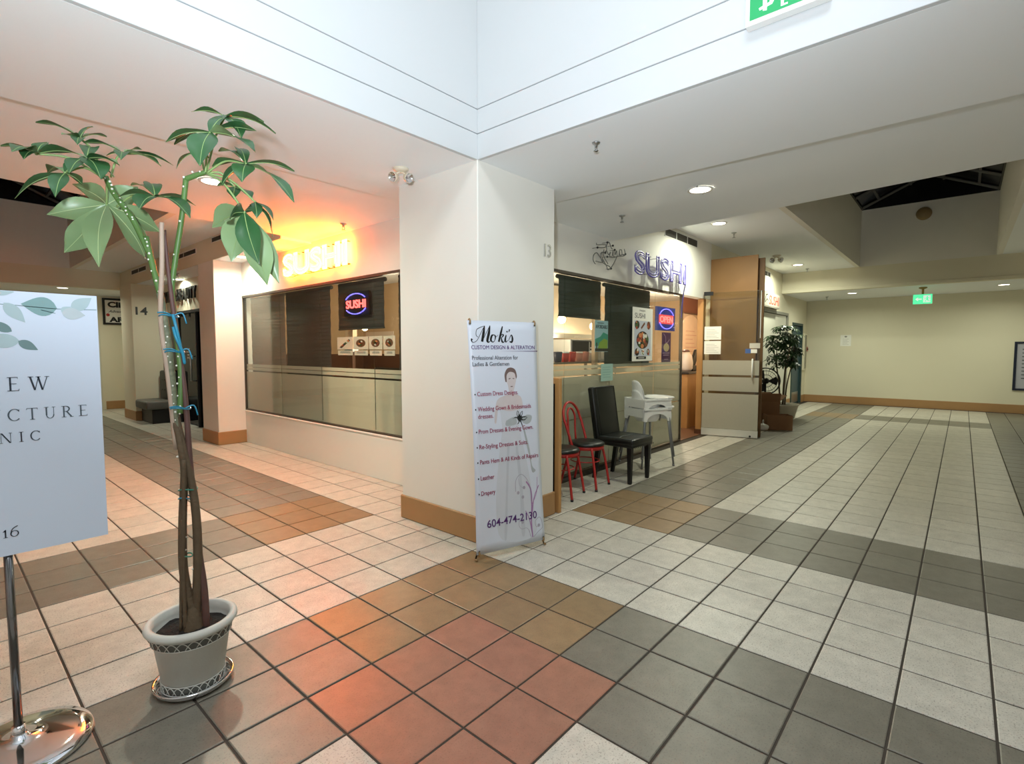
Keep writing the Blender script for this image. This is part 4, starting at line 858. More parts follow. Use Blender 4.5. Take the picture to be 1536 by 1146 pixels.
for pts in ([(260, 300), (270, 350), (430, 290), (560, 260), (580, 180), (640, 170), (700, 320), (740, 340)], [(290, 430), (470, 380), (560, 300)], [(540, 280), (560, 420), (500, 520), (420, 540), (380, 640), (420, 820), (520, 900), (640, 930), (700, 990)],
            [(420, 560), (440, 740), (560, 940), (600, 1050), (700, 960), (800, 760), (880, 560)], [(240, 870), (450, 850), (340, 680), (260, 600), (180, 700), (170, 860), (230, 960)], [(480, 440), (470, 640), (600, 860)],
            [(500, 520), (560, 460), (620, 560), (680, 460), (650, 580), (720, 600), (760, 380), (770, 560), (850, 570)], [(810, 350), (820, 520), (870, 360), (890, 520), (940, 510), (960, 330), (980, 500), (1040, 440)], [(960, 310), (1030, 290), (1060, 440), (1150, 390), (1120, 230)], [(560, 640), (760, 610), (900, 540), (1100, 470), (1180, 380)]):
    m.tube(smoothline(cr(pts), 5), .0055, 6)
m.build('neon_tube', SCR, t)
for x, y in ((290, 430), (580, 180), (810, 350), (520, 525), (700, 990), (580, 640), (1160, 390), (750, 230)): p = cr([(x, y)])[0]; m = MB(); m.sphere(p, .013, 8); m.cyl((p.x, YG, p.z), (p.x, p.y, p.z), .0025, 6); m.build('standoff', DARK, t)
def letters(name, fr, s, a, b, wd, ht, depth, m_, lab, cat, bold=.0, **k):
    m = MB(); text(m, fr, s, a, b, wd, ht, c=.002, depth=depth, bold=bold, **k); o = m.build(name, m_, loc=fr.p(a, b)); return tag(o, lab, cat)
letters('number_sign', Fr((XC, YC, 0), (1, 0, 0)), '13', .765, 2.172, .085, .105, .006, mat('brushed_number', (176, 172, 162), .35, .3, var=.2, scale=40), 'small metal number 13 on the right face of the pillar', 'number')
letters('number_sign', Fr((1.79, 10.75, 0), (1, 0, 0)), '14', .06, 2.12, .20, .15, .008, BLACK, 'black number 14 on the cream column', 'number', bold=.02)
t = thing('sign_lettering', FS.p(.12, 2.36), 'black HAIR & BEAUTY letters above the salon door', 'lettering')
x = .12
for ch, wd in zip('HAIR & BEAUTY', (.19, .19, .07, .18, .06, .20, .06, .16, .16, .19, .18, .17, .18)):
    if ch != ' ': m = MB(); text(m, FS, ch, x, 2.36, wd*.88, .20, c=.002, depth=.03, bold=.03); m.build('letter', BLACK, t)
    x += wd
# framed "Clip ... ART" sign
t = thing('framed_sign', (2.15, LY1, 2.3), 'black framed art shop sign on the end wall behind the 14 column', 'sign')
FC = Fr((1.87, LY1, 0), (1, 0, 0))
m = MB()
for a0, b0, a1, b1 in ((0, 2.02, .64, 2.065), (0, 2.60, .64, 2.645), (0, 2.065, .045, 2.60), (.595, 2.065, .64, 2.60)): FC.slab(m, a0, b0, a1, b1, 0, .04)
m.build('frame', BLACK, t)
m = MB(); FC.slab(m, .045, 2.065, .595, 2.60, .005, .015); m.build('panel', PAPER, t)
m = MB(); text(m, FC, 'Clip', .10, 2.44, .37, .12, c=.015, bold=.05); text(m, FC, 'ART', .12, 2.09, .42, .11, c=.015, bold=.05); text(m, FC, 'Adventures', .11, 2.31, .44, .06, c=.015, shear=.4, bold=.01); m.build('lettering', BLK, t)
m = MB(); FC.disc(m, .10, 2.25, .035, .035, .015, .018); m.build('red_dot', mat('red_print', (176, 36, 40), .5), t)
# exit signs
GRN = mat('exit_green', (34, 150, 88), .4, var=.03, emit=(.05, .42, .17), es=.35); GRB = mat('exit_white', (240, 246, 240), .4, emit=(.9, 1, .92), es=.5)
GRF = mat('exit_green_bright', (60, 200, 130), .4, emit=(.10, .75, .36), es=.9)
def man(m, fr, ox, oy, s, c0, c1, flip=1):
    def pl(p): fr.poly(m, [(ox+flip*x*s, oy+y*s) for x, y in p], c0, c1)
    fr.disc(m, ox+flip*.02*s, oy+.88*s, .10*s, .10*s, c0, c1, 14)
    pl([(-.10, .42), (.12, .40), (.16, .74), (.0, .78), (-.10, .70)]); pl([(.10, .74), (.34, .60), (.42, .46), (.36, .42), (.27, .54), (.10, .62)]); pl([(.0, .76), (-.22, .70), (-.36, .52), (-.30, .47), (-.18, .62), (-.02, .66)])
    pl([(-.10, .46), (.12, .42), (.30, .30), (.28, .02), (.40, .02), (.40, -.03), (.20, -.03), (.20, .24), (.0, .32)]); pl([(-.10, .46), (.08, .40), (-.06, .16), (-.44, .10), (-.46, .18), (-.14, .25)])
def exit_sign(name, fr, w, h, lab, lit, arrow=True, mount=None):
    t = thing(name, fr.p(w/2, 0), lab, 'exit sign')
    m = MB(); c = fr.p(w/2, h/2, 0); fr.slab(m, 0, 0, w, h, -.045, 0); m.build('housing', WHITEP if not lit else GRF, t)
    m = MB(); e = .018; fr.slab(m, e, e*1.2, w-e, h-e, 0, .002); m.build('green_panel', GRF if lit else GRN, t)
    m = MB(); hh = h-2.2*e
    if not lit:
        fr.poly(m, [(w*.22, e*2.4), (w*.22, h*.8), (w*.27, h*.86), (w*.27, e*2.2)], .002, .003)
        man(m, fr, w*.36, e*2.0, hh*.86, .002, .003, 1)
    else: fr.slab(m, w*.54, e*1.6, w-e*1.6, h-e*1.5, .002, .003)
    ax, ay, s = (w*.28 if lit else w*.74), h*.5, hh*.32
    fr.poly(m, [(ax-s, ay), (ax-.1*s, ay+.8*s), (ax+.35*s, ay+.8*s), (ax-.2*s, ay+.2*s), (ax+1.1*s, ay+.2*s), (ax+1.1*s, ay-.2*s), (ax-.2*s, ay-.2*s), (ax+.35*s, ay-.8*s), (ax-.1*s, ay-.8*s)] if False else [(ax-s, ay), (ax-.05*s, ay+.8*s), (ax-.05*s, ay+.24*s), (ax+1.1*s, ay+.24*s), (ax+1.1*s, ay-.24*s), (ax-.05*s, ay-.24*s), (ax-.05*s, ay-.8*s)], .002, .003)
    m.build('pictogram', GRB, t)
    if lit:
        m = MB(); man(m, fr, w*.75, e*2.0, hh*.80, .003, .004, -1); m.build('pictogram', GRF, t)
    if mount:
        m = MB(); m.cyl(fr.p(w/2, h, -.02), fr.p(w/2, mount, -.02), .02, 10); m.lathe([(0, 0), (.07, 0), (.075, -.02), (.03, -.04), (0, -.04)], 16, Matrix.Translation(fr.p(w/2, mount, -.02))); m.build('ceiling_mount', mat('brass_mount', (150, 120, 70), .4, .6), t)
    return t
exit_sign('exit_sign', Fr((XC-.05, -.835, 2.885), (0, -1, 0)), .335, .20, 'green running man exit sign on the white fascia at the top edge', False)
exit_sign('exit_sign', Fr((13.0, -.80, 2.39), (0, -1, 0)), .32, .20, 'lit green exit sign hanging under the far end soffit', True, mount=.35)
# light box SUSHI sign past the restaurant door
t = thing('light_box_sign', (11.3, YG, 2.45), 'grey light box with red SUSHI letters above the white double door', 'sign')
FB = Fr((10.6, YG, 0), (1, 0, 0))
m = MB(); FB.slab(m, 0, 2.335, 1.26, 2.66, 0, .09); m.build('box', mat('grey_light_box', (170, 164, 152), .5), t)
m = MB(); FB.slab(m, .03, 2.36, 1.23, 2.635, .09, .094); m.build('face', mat('cream_sign_face', (206, 198, 182), .5), t)
m = MB(); text(m, FB, 'SUSHI', .42, 2.40, .76, .19, c=.094, bold=.01); m.build('lettering', mat('red_letter', (196, 64, 44), .5), t)
m = MB(); FB.ribbon(m, [(.08, 2.45), (.18, 2.58), (.30, 2.60)], .02, .094, .096); FB.ribbon(m, [(.10, 2.42), (.25, 2.50), (.34, 2.47)], .02, .094, .096); m.build('logo_stroke', BLK, t)
# ------------------------------------------------------------------ ceiling fittings
TRIM = mat('white_trim_ring', (236, 234, 228), .4, var=.02)
DL_LAB = ['round downlight on the ceiling beam over the right corridor, the largest in view', 'round downlight just past the edge of the right hand beam', 'round downlight beside the far twin emergency light', 'round downlight on the far right soffit left of the exit sign', 'round downlight on the far right soffit near the right edge',
 'round downlight behind the tree leaves on the left hand beam', 'round downlight lighting the column at the end of the left window', 'round downlight in front of the salon lettering', 'round downlight over the clinic sign in the left end soffit']
def ceil_z(x, y, z):
    if 2.85 < x < 4.65 and y < YG: return za+(zb-za)*(YG+.02-y)/(YG+.02+2.6)
    if 2.2 < y < 4.45 and x < XG: return za+(zb-za)*(XG+.05-x)/(XG+.05+1.9)
    return z
for (x, y, z, p), lab in zip(DOWNLIGHTS, DL_LAB):
    z = ceil_z(x, y, 2.72 if (x, y) in ((2.06, 6.01), (2.2, 9.3)) else 2.69 if y > 12 else z)
    t = thing('downlight', (x, y, z), lab, 'ceiling light', 0, 'recessed downlights')
    m = MB(); m.lathe([(.082, -.004), (.100, -.010), (.108, -.006), (.110, .0)], 32); m.build('trim_ring', TRIM, t, world=False)
    m = MB(); m.lathe([(0, -.008), (.06, -.008), (.084, -.005)], 32); m.build('diffuser', LIGHTDISC, t, world=False)
    for o in bpy.data.objects:
        if o.type == 'LIGHT' and o.name.startswith('downlight_lamp') and abs(o.location.x-x) < .01 and abs(o.location.y-y) < .01: o.location.z = z-.016
    if (x, y) == (3.53, 0.12):
        for s in (-1, 1):
            m = MB(); m.sphere((s*.118, s*.02, -.002), .008, 8); m.build('clip', STEEL, t, world=False)
def sprinkler(loc, lab, s=1.0):
    t = thing('sprinkler', loc, lab, 'sprinkler', 0)
    m = MB(); m.lathe([(0, 0), (.030*s, 0), (.026*s, -.008*s), (.012*s, -.012*s), (.009*s, -.03*s), (0, -.03*s)], 20); m.build('escutcheon', STEEL, t, world=False)
    m = MB()
    for q in (-1, 1): m.tube([(q*.006*s, 0, -.028*s), (q*.014*s, 0, -.04*s), (q*.004*s, 0, -.056*s)], .0028*s, 6)
    m.build('frame_arm', STEEL, t, world=False)
    m = MB(); m.lathe([(0, -.056*s), (.018*s, -.057*s), (.018*s, -.060*s), (0, -.060*s)], 16); m.build('deflector', STEEL, t, world=False)
sprinkler((1.939, .175, ZS), 'sprinkler head on the soffit right of the pillar, the nearest one', .9)
sprinkler((3.749, .998, ceil_z(3.7, 1, 0)), 'sprinkler head near the unlit script neon sign', 1.1)
sprinkler((7.27, 1.055, ZR), 'sprinkler head on the higher ceiling above the plywood box', 1.3)
sprinkler((11.92, 1.0, ZR), 'sprinkler head beside the far right end beam', 1.2)
sprinkler((13.9, .95, 2.74), 'sprinkler head under the far right end soffit', 1.2)
sprinkler((2.044, 3.366, ceil_z(2.0, 3.3, 0)), 'sprinkler head above the glowing yellow neon sign', 1.2)
sprinkler((1.95, 8.5, 2.72), 'sprinkler head in front of the salon lettering', 1.2)
def emergency(loc, lab, aim, sc=1.0):
    t = thing('emergency_light', loc, lab, 'emergency light'); t.scale = (sc, sc, sc)
    m = MB(); m.lathe([(0, 0), (.075, 0), (.078, -.012), (.05, -.03), (.03, -.035), (0, -.035)], 28); m.build('mount_plate', mat('ivory_plastic', (226, 214, 192), .45), t, world=False)
    for s in (-1, 1):
        d = V((aim[0]*.8+s*-aim[1]*.7, aim[1]*.8+s*aim[0]*.7, -.35)).normalized(); c = V((s*-aim[1]*.065, s*aim[0]*.065, -.085))
        M = Matrix.Translation(c) @ d.to_track_quat('Z', 'Y').to_matrix().to_4x4()
        m = MB(); m.lathe([(0, -.045), (.022, -.042), (.040, -.015), (.048, .02), (.050, .028), (.046, .03)], 24, M); m.tube([(0, 0, -.03), V((c.x*.6, c.y*.6, -.05)), c], .010, 8); h = m.build('lamp_head', mat('ivory_plastic', (226, 214, 192)), t, world=False)
        m = MB(); m.lathe([(.046, .028), (.03, .012), (.012, .004), (0, .004)], 24, M); m.sphere(M @ V((0, 0, .012)), .010, 10); m.build('reflector', CHROME, h, world=False)
emergency((1.40, 1.50, ZS), 'twin-head emergency light on the soffit left of the pillar', (-.62, -.78), .74)
emergency((9.746, 1.075, ZR), 'twin-head emergency light on the far ceiling of the right corridor', (-.9, -.4))
m = MB(); M = Matrix.Translation((12.4, -.947, 4.15)) @ Matrix.Rotation(-PI/2, 4, 'Y'); m.lathe([(0, .05), (.09, .045), (.125, .02), (.13, 0), (0, 0)], 28, M)
o = m.build('smoke_detector', mat('tan_plastic', (148, 124, 84), .5), loc=(12.4, -.947, 4.15)); tag(o, 'round tan detector high on the skylight wall', 'detector')
# slot grilles
VENT = mat('dark_grille', (74, 70, 64), .5, .4, var=.1)
def grille(fr, w, h, lab, ndiv, nslat=6):
    t = thing('slot_grille', fr.p(w/2, 0), lab, 'vent', 0, 'slot grilles')
    m = MB(); e = .012
    for a0, b0, a1, b1 in ((0, 0, w, e), (0, h-e, w, h), (0, 0, e, h), (w-e, 0, w, h)): fr.slab(m, a0, b0, a1, b1, -.002, .008)
    for k in range(1, ndiv): fr.slab(m, w*k/ndiv-.008, 0, w*k/ndiv+.008, h, -.002, .007)
    m.build('frame', TRIM, t)
    m = MB(); fr.slab(m, e, e, w-e, h-e, -.001, .001); m.build('dark_backing', VENT, t)
    for k in range(nslat):
        m = MB(); b = e+(h-2*e)*(k+.5)/nslat; fr.slab(m, e, b-.003, w-e, b+.003, .001, .005); m.build('slat', VENT, t)
grille(Fr((6.05, YG, 3.03), (1, 0, 0)), 1.2, .13, 'dark slot grille above the violet neon sign', 3)
grille(Fr((10.55, YG, 3.00), (1, 0, 0)), .85, .12, 'dark slot grille above the light box sign', 4)
FB_ = lambda y, z: Fr((1.87, y, z), (0, -1, 0))
grille(FB_(6.62, 2.955), .85, .085, 'dark slot grille on the left bulkhead nearest the neon sign', 2)
grille(FB_(8.42, 2.89), 1.15, .09, 'dark slot grille in the middle of the left bulkhead', 2)
grille(FB_(11.0, 2.91), 1.05, .10, 'dark slot grille on the left bulkhead farthest from the window', 2)
t = thing('ceiling_grille', (1.45, 5.3, ZL), 'small dark ceiling grille by the left beam above the tree', 'vent')
m = MB(); m.box((1.33, 5.05, ZL-.012), (1.57, 5.55, ZL)); m.build('frame', mat('red_brown_grille', (88, 44, 40), .5), t)
for k in range(6):
    m = MB(); m.box((1.35, 5.09+k*.075, ZL-.02), (1.55, 5.12+k*.075, ZL-.012)); m.build('slat', VENT, t)

# ------------------------------------------------------------------ behind the left window
BLIND = mat('dark_brown_blind', (66, 58, 52), .8, var=.05, scale=4); BLINDG = mat('grey_blind', (128, 118, 106), .8, var=.03, scale=3); BLINDN = mat('green_black_blind', (42, 48, 42), .7, var=.06, scale=4)
def blind(fr, a0, a1, b0, b1, m_, lab, c=-.10, group='roller blinds'):
    t = thing('roller_blind', fr.p((a0+a1)/2, b0, c), lab, 'blind', 0, group)
    m = MB(); n = int((b1-b0)/.05); rows = []
    for i in range(n+1): rows.append([fr.p(a, b0+(b1-b0)*i/n, c+.003*math.sin(i*2.1)) for a in (a0, (a0+a1)/2, a1)])
    m.grid(rows); o = m.build('cloth', m_, t); md = o.modifiers.new('thickness', 'SOLIDIFY'); md.thickness = .002
    m = MB(); m.tube([fr.p(a0, b0, c), fr.p(a1, b0, c)], .010, 8); m.build('hem_bar', m_, t)
    m = MB(); m.tube([fr.p(a0, b1, c-.02), fr.p(a1, b1, c-.02)], .025, 10); m.build('roller', m_, t)
    m = MB()
    k = 12
    for i in range(1, int((b1-b0)/.045)): fr.slab(m, a0, b0+i*.045, a1, b0+i*.045+.004, c+.004, c+.006)
    m.build('rib', m_, t, kind='stuff')
blind(FL, .06, 1.17, .52, 2.18, BLINDG, 'grey blind filling the far end of the left window')
blind(FL, 1.21, 2.38, .55, 2.18, BLIND, 'tall dark blind in the left window beside the grey one')
blind(FL, 2.57, 3.50, 1.655, 2.18, BLIND, 'short dark blind behind the small red and blue neon sign')
blind(FL, 3.76, 4.70, .55, 2.18, BLIND, 'dark blind in the left window next to the pillar')
blind(FRT, .40, 1.0, 1.783, 2.22, BLINDN, 'short green-black blind in the right window next to the pillar', group='roller blinds of the right window')
blind(FRT, 1.10, 1.97, 1.79, 2.22, BLINDN, 'short green-black blind above the kitchen in the right window', group='roller blinds of the right window')
blind(FRT, 2.07, 3.28, 1.22, 2.22, BLINDN, 'tall green-black blind behind the sushi poster in the right window', group='roller blinds of the right window')
FLm = Fr((XG+.05, 6.6, 0), (0, -1, 0))
LEDR = mat('lit_red_tube', (255, 90, 80), .3, emit=(1.0, .10, .09), es=3.2); LEDB = mat('lit_blue_tube', (90, 80, 255), .3, emit=(.16, .14, 1.0), es=2.6)
def arcpts(cx, cy, rx, ry, a0, a1, n=14): return [(cx+rx*math.cos(math.radians(a0+(a1-a0)*i/n)), cy+ry*math.sin(math.radians(a0+(a1-a0)*i/n))) for i in range(n+1)]
t = thing('led_sign', FLm.p(3.03, 1.81), 'small lit red SUSHI sign with blue dashes on a dark board', 'neon sign')
m = MB(); FLm.slab(m, 2.77, 1.80, 3.29, 2.07, -.02, 0); m.build('backing_board', BLACK, t)
m = MB(); text(m, FLm, 'SUSHI', 2.83, 1.89, .40, .088, c=.002, depth=.006, bold=.02); m.build('neon_tube', LEDR, t)
for a0, a1 in ((35, 60), (65, 90), (95, 120), (125, 150), (215, 240), (245, 270), (275, 300), (305, 330)):
    m = MB(); m.tube([FLm.p(a, b, .008) for a, b in arcpts(3.03, 1.935, .23, .115, a0, a1, 5)], .006, 6); m.build('blue_dash', LEDB, t)
FOODC = [mat('print_food_%s' % n, c, .6, var=.35, scale=60) for n, c in (('brown', (120, 72, 44)), ('red', (176, 74, 52)), ('dark', (44, 36, 32)), ('green', (76, 104, 52)), ('white', (236, 228, 212)), ('orange', (214, 136, 84)))]
CARDM = mat('menu_card', (232, 214, 196), .6, var=.03)
FOOD_LAB = ['rolls on a long plate', 'brown stew in a round bowl', 'salad in a round bowl', 'small round dish, partly by the blind']
for k, (a0, a1) in enumerate(((2.615, 2.953), (2.97, 3.263), (3.28, 3.53), (3.55, 3.763))):
    t = thing('menu_card', FLm.p((a0+a1)/2, 1.41, .01), 'pale menu photo card with %s inside the left window' % FOOD_LAB[k], 'menu card', 0, 'menu photo cards in the left window')
    m = MB(); FLm.slab(m, a0, 1.417, a1, 1.562, .0, .003); m.build('card', CARDM, t)
    m = MB(); ca, cb, w = (a0+a1)/2, 1.488, (a1-a0)*.36
    if k == 0: FLm.poly(m, [(ca-w*.95, cb-.045), (ca-w*.6, cb-.055), (ca+w*.95, cb+.035), (ca+w*.7, cb+.05)], .003, .004)
    else: FLm.disc(m, ca, cb, w*.9, .045, .003, .004)
    m.build('printed_dish', FOODC[(2, 0, 0, 0)[k]], t)
    for q in range(6):
        m = MB(); an = q*2.4; r = .6 if k else .7
        x, y = (ca+w*.5*r*math.cos(an)*math.sqrt((q+1)/6), cb+.026*math.sin(an)*math.sqrt((q+1)/6)) if k else (ca-w*.6+w*1.2*q/5, cb-.035+.062*q/5)
        FLm.disc(m, x, y, .022, .012, .004, .005, 10); m.build('printed_food', FOODC[(q+k) % 6], t)
    m = MB(); FLm.slab(m, a0+.015, 1.35, a1-.01, 1.405, .0, .003); cp = m.build('caption_strip', CARDM, t)
    m = MB(); FLm.slab(m, a0+.06, 1.375, a1-.05, 1.381, .003, .0035); FLm.slab(m, a0+.07, 1.387, a1-.06, 1.392, .003, .0035); m.build('caption_line', GRY, cp)
BULB = mat('warm_bulb', (255, 220, 160), .3, emit=(1.0, .70, .34), es=22)
def pendant(x, y, z, lab, ztop=2.6, r=.045):
    t = thing('pendant_lamp', (x, y, z), lab, 'pendant lamp', 0)
    m = MB(); m.sphere((0, 0, 0), r, 14); m.build('bulb', BULB, t, world=False)
    m = MB(); m.cyl((0, 0, r*.8), (0, 0, r*.8+.08), .022, 10); m.build('socket', DARK, t, world=False)
    m = MB(); m.cyl((0, 0, r*.8+.08), (0, 0, ztop-z), .005, 6); m.build('cord', DARK, t, world=False)
pendant(3.05, 4.55, 1.72, 'warm round bulb under the short blind of the left window')
pendant(3.05, 3.35, 1.82, 'warm bulb near the pillar end of the left window')
t = thing('wall_notice', (4.57, 6.0, 1.7), 'pale notice sheets on the dining room wall', 'notice')
for y0, y1, z0, z1 in ((7-.98, 6.9, 1.55, 1.75), (5.2, 5.75, 1.5, 1.85)):
    m = MB(); m.box((4.588, y0, z0), (4.596, y1, z1)); m.build('sheet', CARDM, t)
def bench_seat(x, y, rz, lab):
    t = thing('dining_booth', (x, y, 0), lab, 'bench', rz)
    m = MB(); m.bbox((-.6, -.25, 0), (.6, .25, .42), .02); m.build('base', WAIN, t, world=False)
    m = MB(); m.bbox((-.6, -.27, .421), (.6, .22, .52), .03, seg=2); m.build('seat', VIN, t, world=False)
    m = MB(); m.bbox((-.6, .22, .42), (.6, .30, 1.1), .03, seg=2); m.build('backrest', VIN, t, world=False)
bench_seat(4.2, 4.2, -PI/2, 'dark dining booth against the dining room wall nearer the pillar'); bench_seat(4.2, 5.8, -PI/2, 'dark dining booth at the far end of the dining room')

# ------------------------------------------------------------------ behind the right window: kitchen
FR2 = Fr((2.55, YG+.035, 0), (1, 0, 0))       # inner face of the glass
STN = mat('kitchen_steel', (150, 140, 128), .35, .6, var=.08)
t = thing('kitchen_counter', (4.6, 2.3, 0), 'pale kitchen counter behind the frosted glass', 'counter')
m = MB(); m.bbox((2.7, 2.1, 0), (6.55, 2.65, .98), .004); m.build('counter_body', mat('counter_laminate', (176, 166, 148), .5), t)
m = MB(); m.bbox((2.66, 2.06, .981), (6.6, 2.69, 1.02), .006); m.build('counter_top', STN, t)
SHZ = 1.24
t = thing('microwave', (5.0, 2.45, SHZ+.02), 'steel framed microwave oven on the kitchen shelf', 'microwave')
SHZ = 1.24
m = MB(); m.bbox((4.72, 2.28, SHZ+.022), (5.28, 2.62, SHZ+.32), .01); m.build('case', ALU, t)
m = MB(); m.box((4.75, 2.272, SHZ+.05), (5.14, 2.279, SHZ+.295)); dr = m.build('door', BLACK, t)
m = MB(); m.cyl((5.13, 2.255, SHZ+.06), (5.13, 2.255, SHZ+.28), .008, 8); m.build('handle', STEEL, dr)
m = MB(); m.box((5.155, 2.272, SHZ+.05), (5.26, 2.279, SHZ+.295)); cpn = m.build('control_panel', DARK, t)
for k in range(8):
    m = MB(); m.box((5.17+.045*(k % 2), 2.266, SHZ+.07+.04*(k//2)), (5.20+.045*(k % 2), 2.272, SHZ+.09+.04*(k//2))); m.build('button', PAPER, cpn)
t = thing('kitchen_shelf', (4.2, 2.4, 1.02), 'steel kitchen shelf carrying the microwave', 'shelf')
m = MB(); m.box((3.2, 1.98, SHZ), (6.5, 2.66, SHZ+.02)); m.build('shelf_board', STN, t)
for x in (3.25, 4.5, 5.6, 6.45):
    m = MB(); m.box((x-.015, 2.6, 1.021), (x+.015, 2.64, SHZ-.001)); m.build('upright', STN, t)
t = thing('cooker_hood', (6.0, 3.7, 2.0), 'big bright steel cooker hood over the kitchen', 'cooker hood')
m = MB(); m.add([(4.75, 3.1, 1.66), (7.6, 3.1, 1.66), (7.6, 4.38, 1.66), (4.75, 4.38, 1.66), (5.0, 3.8, 2.55), (7.3, 3.8, 2.55), (7.3, 4.38, 2.55), (5.0, 4.38, 2.55)], [(0, 3, 2, 1), (4, 5, 6, 7), (0, 1, 5, 4), (1, 2, 6, 5), (2, 3, 7, 6), (3, 0, 4, 7)]); m.build('canopy', mat('hood_steel', (214, 200, 180), .45, .2, var=.04), t)
m = MB(); m.box((4.75, 3.08, 1.60), (7.6, 3.10, 1.67)); m.build('rim', STEEL, t)
CUPS = [('red', (186, 54, 44)), ('dark blue', (54, 56, 76)), ('white', (232, 226, 214)), ('pink', (220, 150, 130)), ('pale', (226, 206, 184))]
k = 0
for i, (nm, rgb) in enumerate([CUPS[1], CUPS[0], CUPS[0], CUPS[3], CUPS[3], CUPS[4], CUPS[2], CUPS[2]]):
    x = 4.15+i*.15
    t = thing('condiment_tub', (x, 2.08, SHZ+.021), '%s tub on the kitchen shelf, %s from the pillar' % (nm, ['first', 'second', 'third', 'fourth', 'fifth', 'sixth', 'seventh', 'eighth'][i]), 'tub', 0, 'tubs along the kitchen shelf')
    m = MB(); m.lathe([(0, .001), (.045, .001), (.055, .11), (.052, .112), (0, .11)], 18); m.build('body', mat('tub_%d' % i, rgb, .5), t, world=False)
    m = MB(); m.lathe([(0, .13), (.05, .128), (.057, .118), (.057, .111), (0, .111)], 18); m.build('lid', WHITEP if i % 2 else mat('tub_%d' % i, rgb), t, world=False)
def pot_stand(x, y, lab, rgb):
    t = thing('stock_pot', (x, y, SHZ+.021), lab, 'pot')
    m = MB(); m.lathe([(0, .001), (.13, .001), (.135, .02), (.135, .20), (.14, .205), (0, .205)], 24); m.build('body', mat(lab, rgb, .3, .8), t, world=False)
    m = MB(); m.lathe([(0, .235), (.02, .233), (.022, .22), (.12, .214), (.138, .206), (0, .206)], 24); m.build('lid', STEEL, t, world=False)
pot_stand(5.75, 2.4, 'dark stock pot behind the tall blind', (70, 66, 62)); pot_stand(6.2, 2.42, 'brown stock pot near the doorway end of the counter', (110, 70, 50))
pendant(6.09, 2.80, 1.79, 'bright warm bulb beside the kitchen flyer', r=.06)
pendant(5.23, 2.80, 1.86, 'bright warm bulb above the microwave', r=.06)
pendant(8.2, 3.0, 2.05, 'warm bulb above the doorway counter', r=.06)
t = thing('post', (4.57, 1.8, 0), 'pale wooden post behind the right window joint', 'post')
m = MB(); m.box((4.53, 1.79, 1.02), (4.60, 1.84, 2.6)); m.build('shaft', mat('pale_post', (206, 176, 142), .5), t)
m = MB(); m.box((4.52, 1.785, 1.0), (4.61, 1.845, 1.02)); m.build('shoe', STEEL, t)
for y0, y1, b, lab in ((4.03, 4.2, 1.42, 'pale cream post behind the left window left of the small neon sign'), (2.86, 3.06, 1.0, 'pale cream post behind the left window near the pillar')):
    t = thing('post', (2.56, (y0+y1)/2, 0), lab, 'post')
    m = MB(); m.box((2.54, y0, b), (2.60, y1, 2.6)); m.build('shaft', mat('pale_post', (206, 176, 142)), t)
    m = MB(); m.box((2.53, y0-.01, b-.03), (2.61, y1+.01, b)); m.build('foot', STEEL, t)
    m = MB(); m.box((2.55, y0+.03, 0), (2.59, y1-.03, b-.03)); m.build('lower_shaft', WAIN, t)
# flyers and posters on the glass
def sheet(name, fr, a0, b0, a1, b1, m_, lab, cat, c=0.0, tilt=0):
    t = thing(name, fr.p((a0+a1)/2, b0, c), lab, cat)
    m = MB(); fr.poly(m, [(a0, b0), (a1, b0), (a1-tilt, b1), (a0-tilt, b1)], c, c+.002); m.build('paper', m_, t)
    return t
G_ = Fr((2.55, YG-.001, 0), (1, 0, 0))
t = sheet('food_flyer', FR2, 1.74, 1.39, 2.04, 1.765, mat('flyer_blue', (176, 208, 222), .6, var=.03), 'blue and green food flyer taped inside the right window', 'flyer', .0)
m = MB(); FR2.poly(m, [(1.745, 1.46), (2.035, 1.46), (2.035, 1.60), (1.93, 1.625), (1.86, 1.57), (1.745, 1.54)], .002, .003); m.build('printed_hill', mat('print_teal', (60, 160, 140), .6), t)
m = MB(); FR2.poly(m, [(1.80, 1.42), (2.03, 1.42), (2.03, 1.53), (1.95, 1.55), (1.84, 1.50)], .003, .004); m.build('printed_leaves', mat('print_lime', (150, 176, 60), .6), t)
m = MB(); FR2.slab(m, 1.745, 1.395, 2.035, 1.43, .003, .005); FR2.slab(m, 1.77, 1.43, 1.79, 1.50, .003, .005); m.build('printed_bottle', DARK, t)
m = MB(); text(m, FR2, 'AFFORDABLE', 1.755, 1.67, .27, .042, c=.002, depth=.001, bold=.02); FR2.slab(m, 1.79, 1.73, 1.94, 1.738, .002, .003); m.build('lettering', INK, t)
t = sheet('sushi_poster', G_, 2.588, 1.264, 3.166, 1.975, PAPER, 'white sushi poster with round platter photo on the right window', 'poster', .002)
m = MB(); G_.slab(m, 2.64, 1.33, 3.115, 1.80, .004, .0045); m.build('printed_ground', mat('print_pale_blue', (198, 204, 216), .6, var=.04), t)
m = MB(); text(m, G_, 'FRESH', 2.78, 1.925, .16, .022, c=.0045, depth=.0005); text(m, G_, 'SUSHI', 2.65, 1.835, .29, .066, c=.0045, depth=.0005); m.build('lettering', GRY, t)
def food(cx, cy, rx, ry, base, n, seed):
    rnd = random.Random(seed); m = MB(); G_.disc(m, cx, cy, rx, ry, .0045, .005); d = m.build('printed_dish', FOODC[base], t)
    for q in range(n):
        r = math.sqrt((q+.3)/n)*.80; an = q*2.4+seed; m = MB(); s = rnd.uniform(.16, .30)*(1 if n > 8 else 1.4)
        G_.disc(m, cx+rx*r*math.cos(an), cy+ry*r*math.sin(an), rx*s, ry*s, .005+.00004*q, .0056+.00004*q, 9); m.build('printed_food', FOODC[rnd.choice([0, 1, 1, 5, 2, 3, 4])], d)
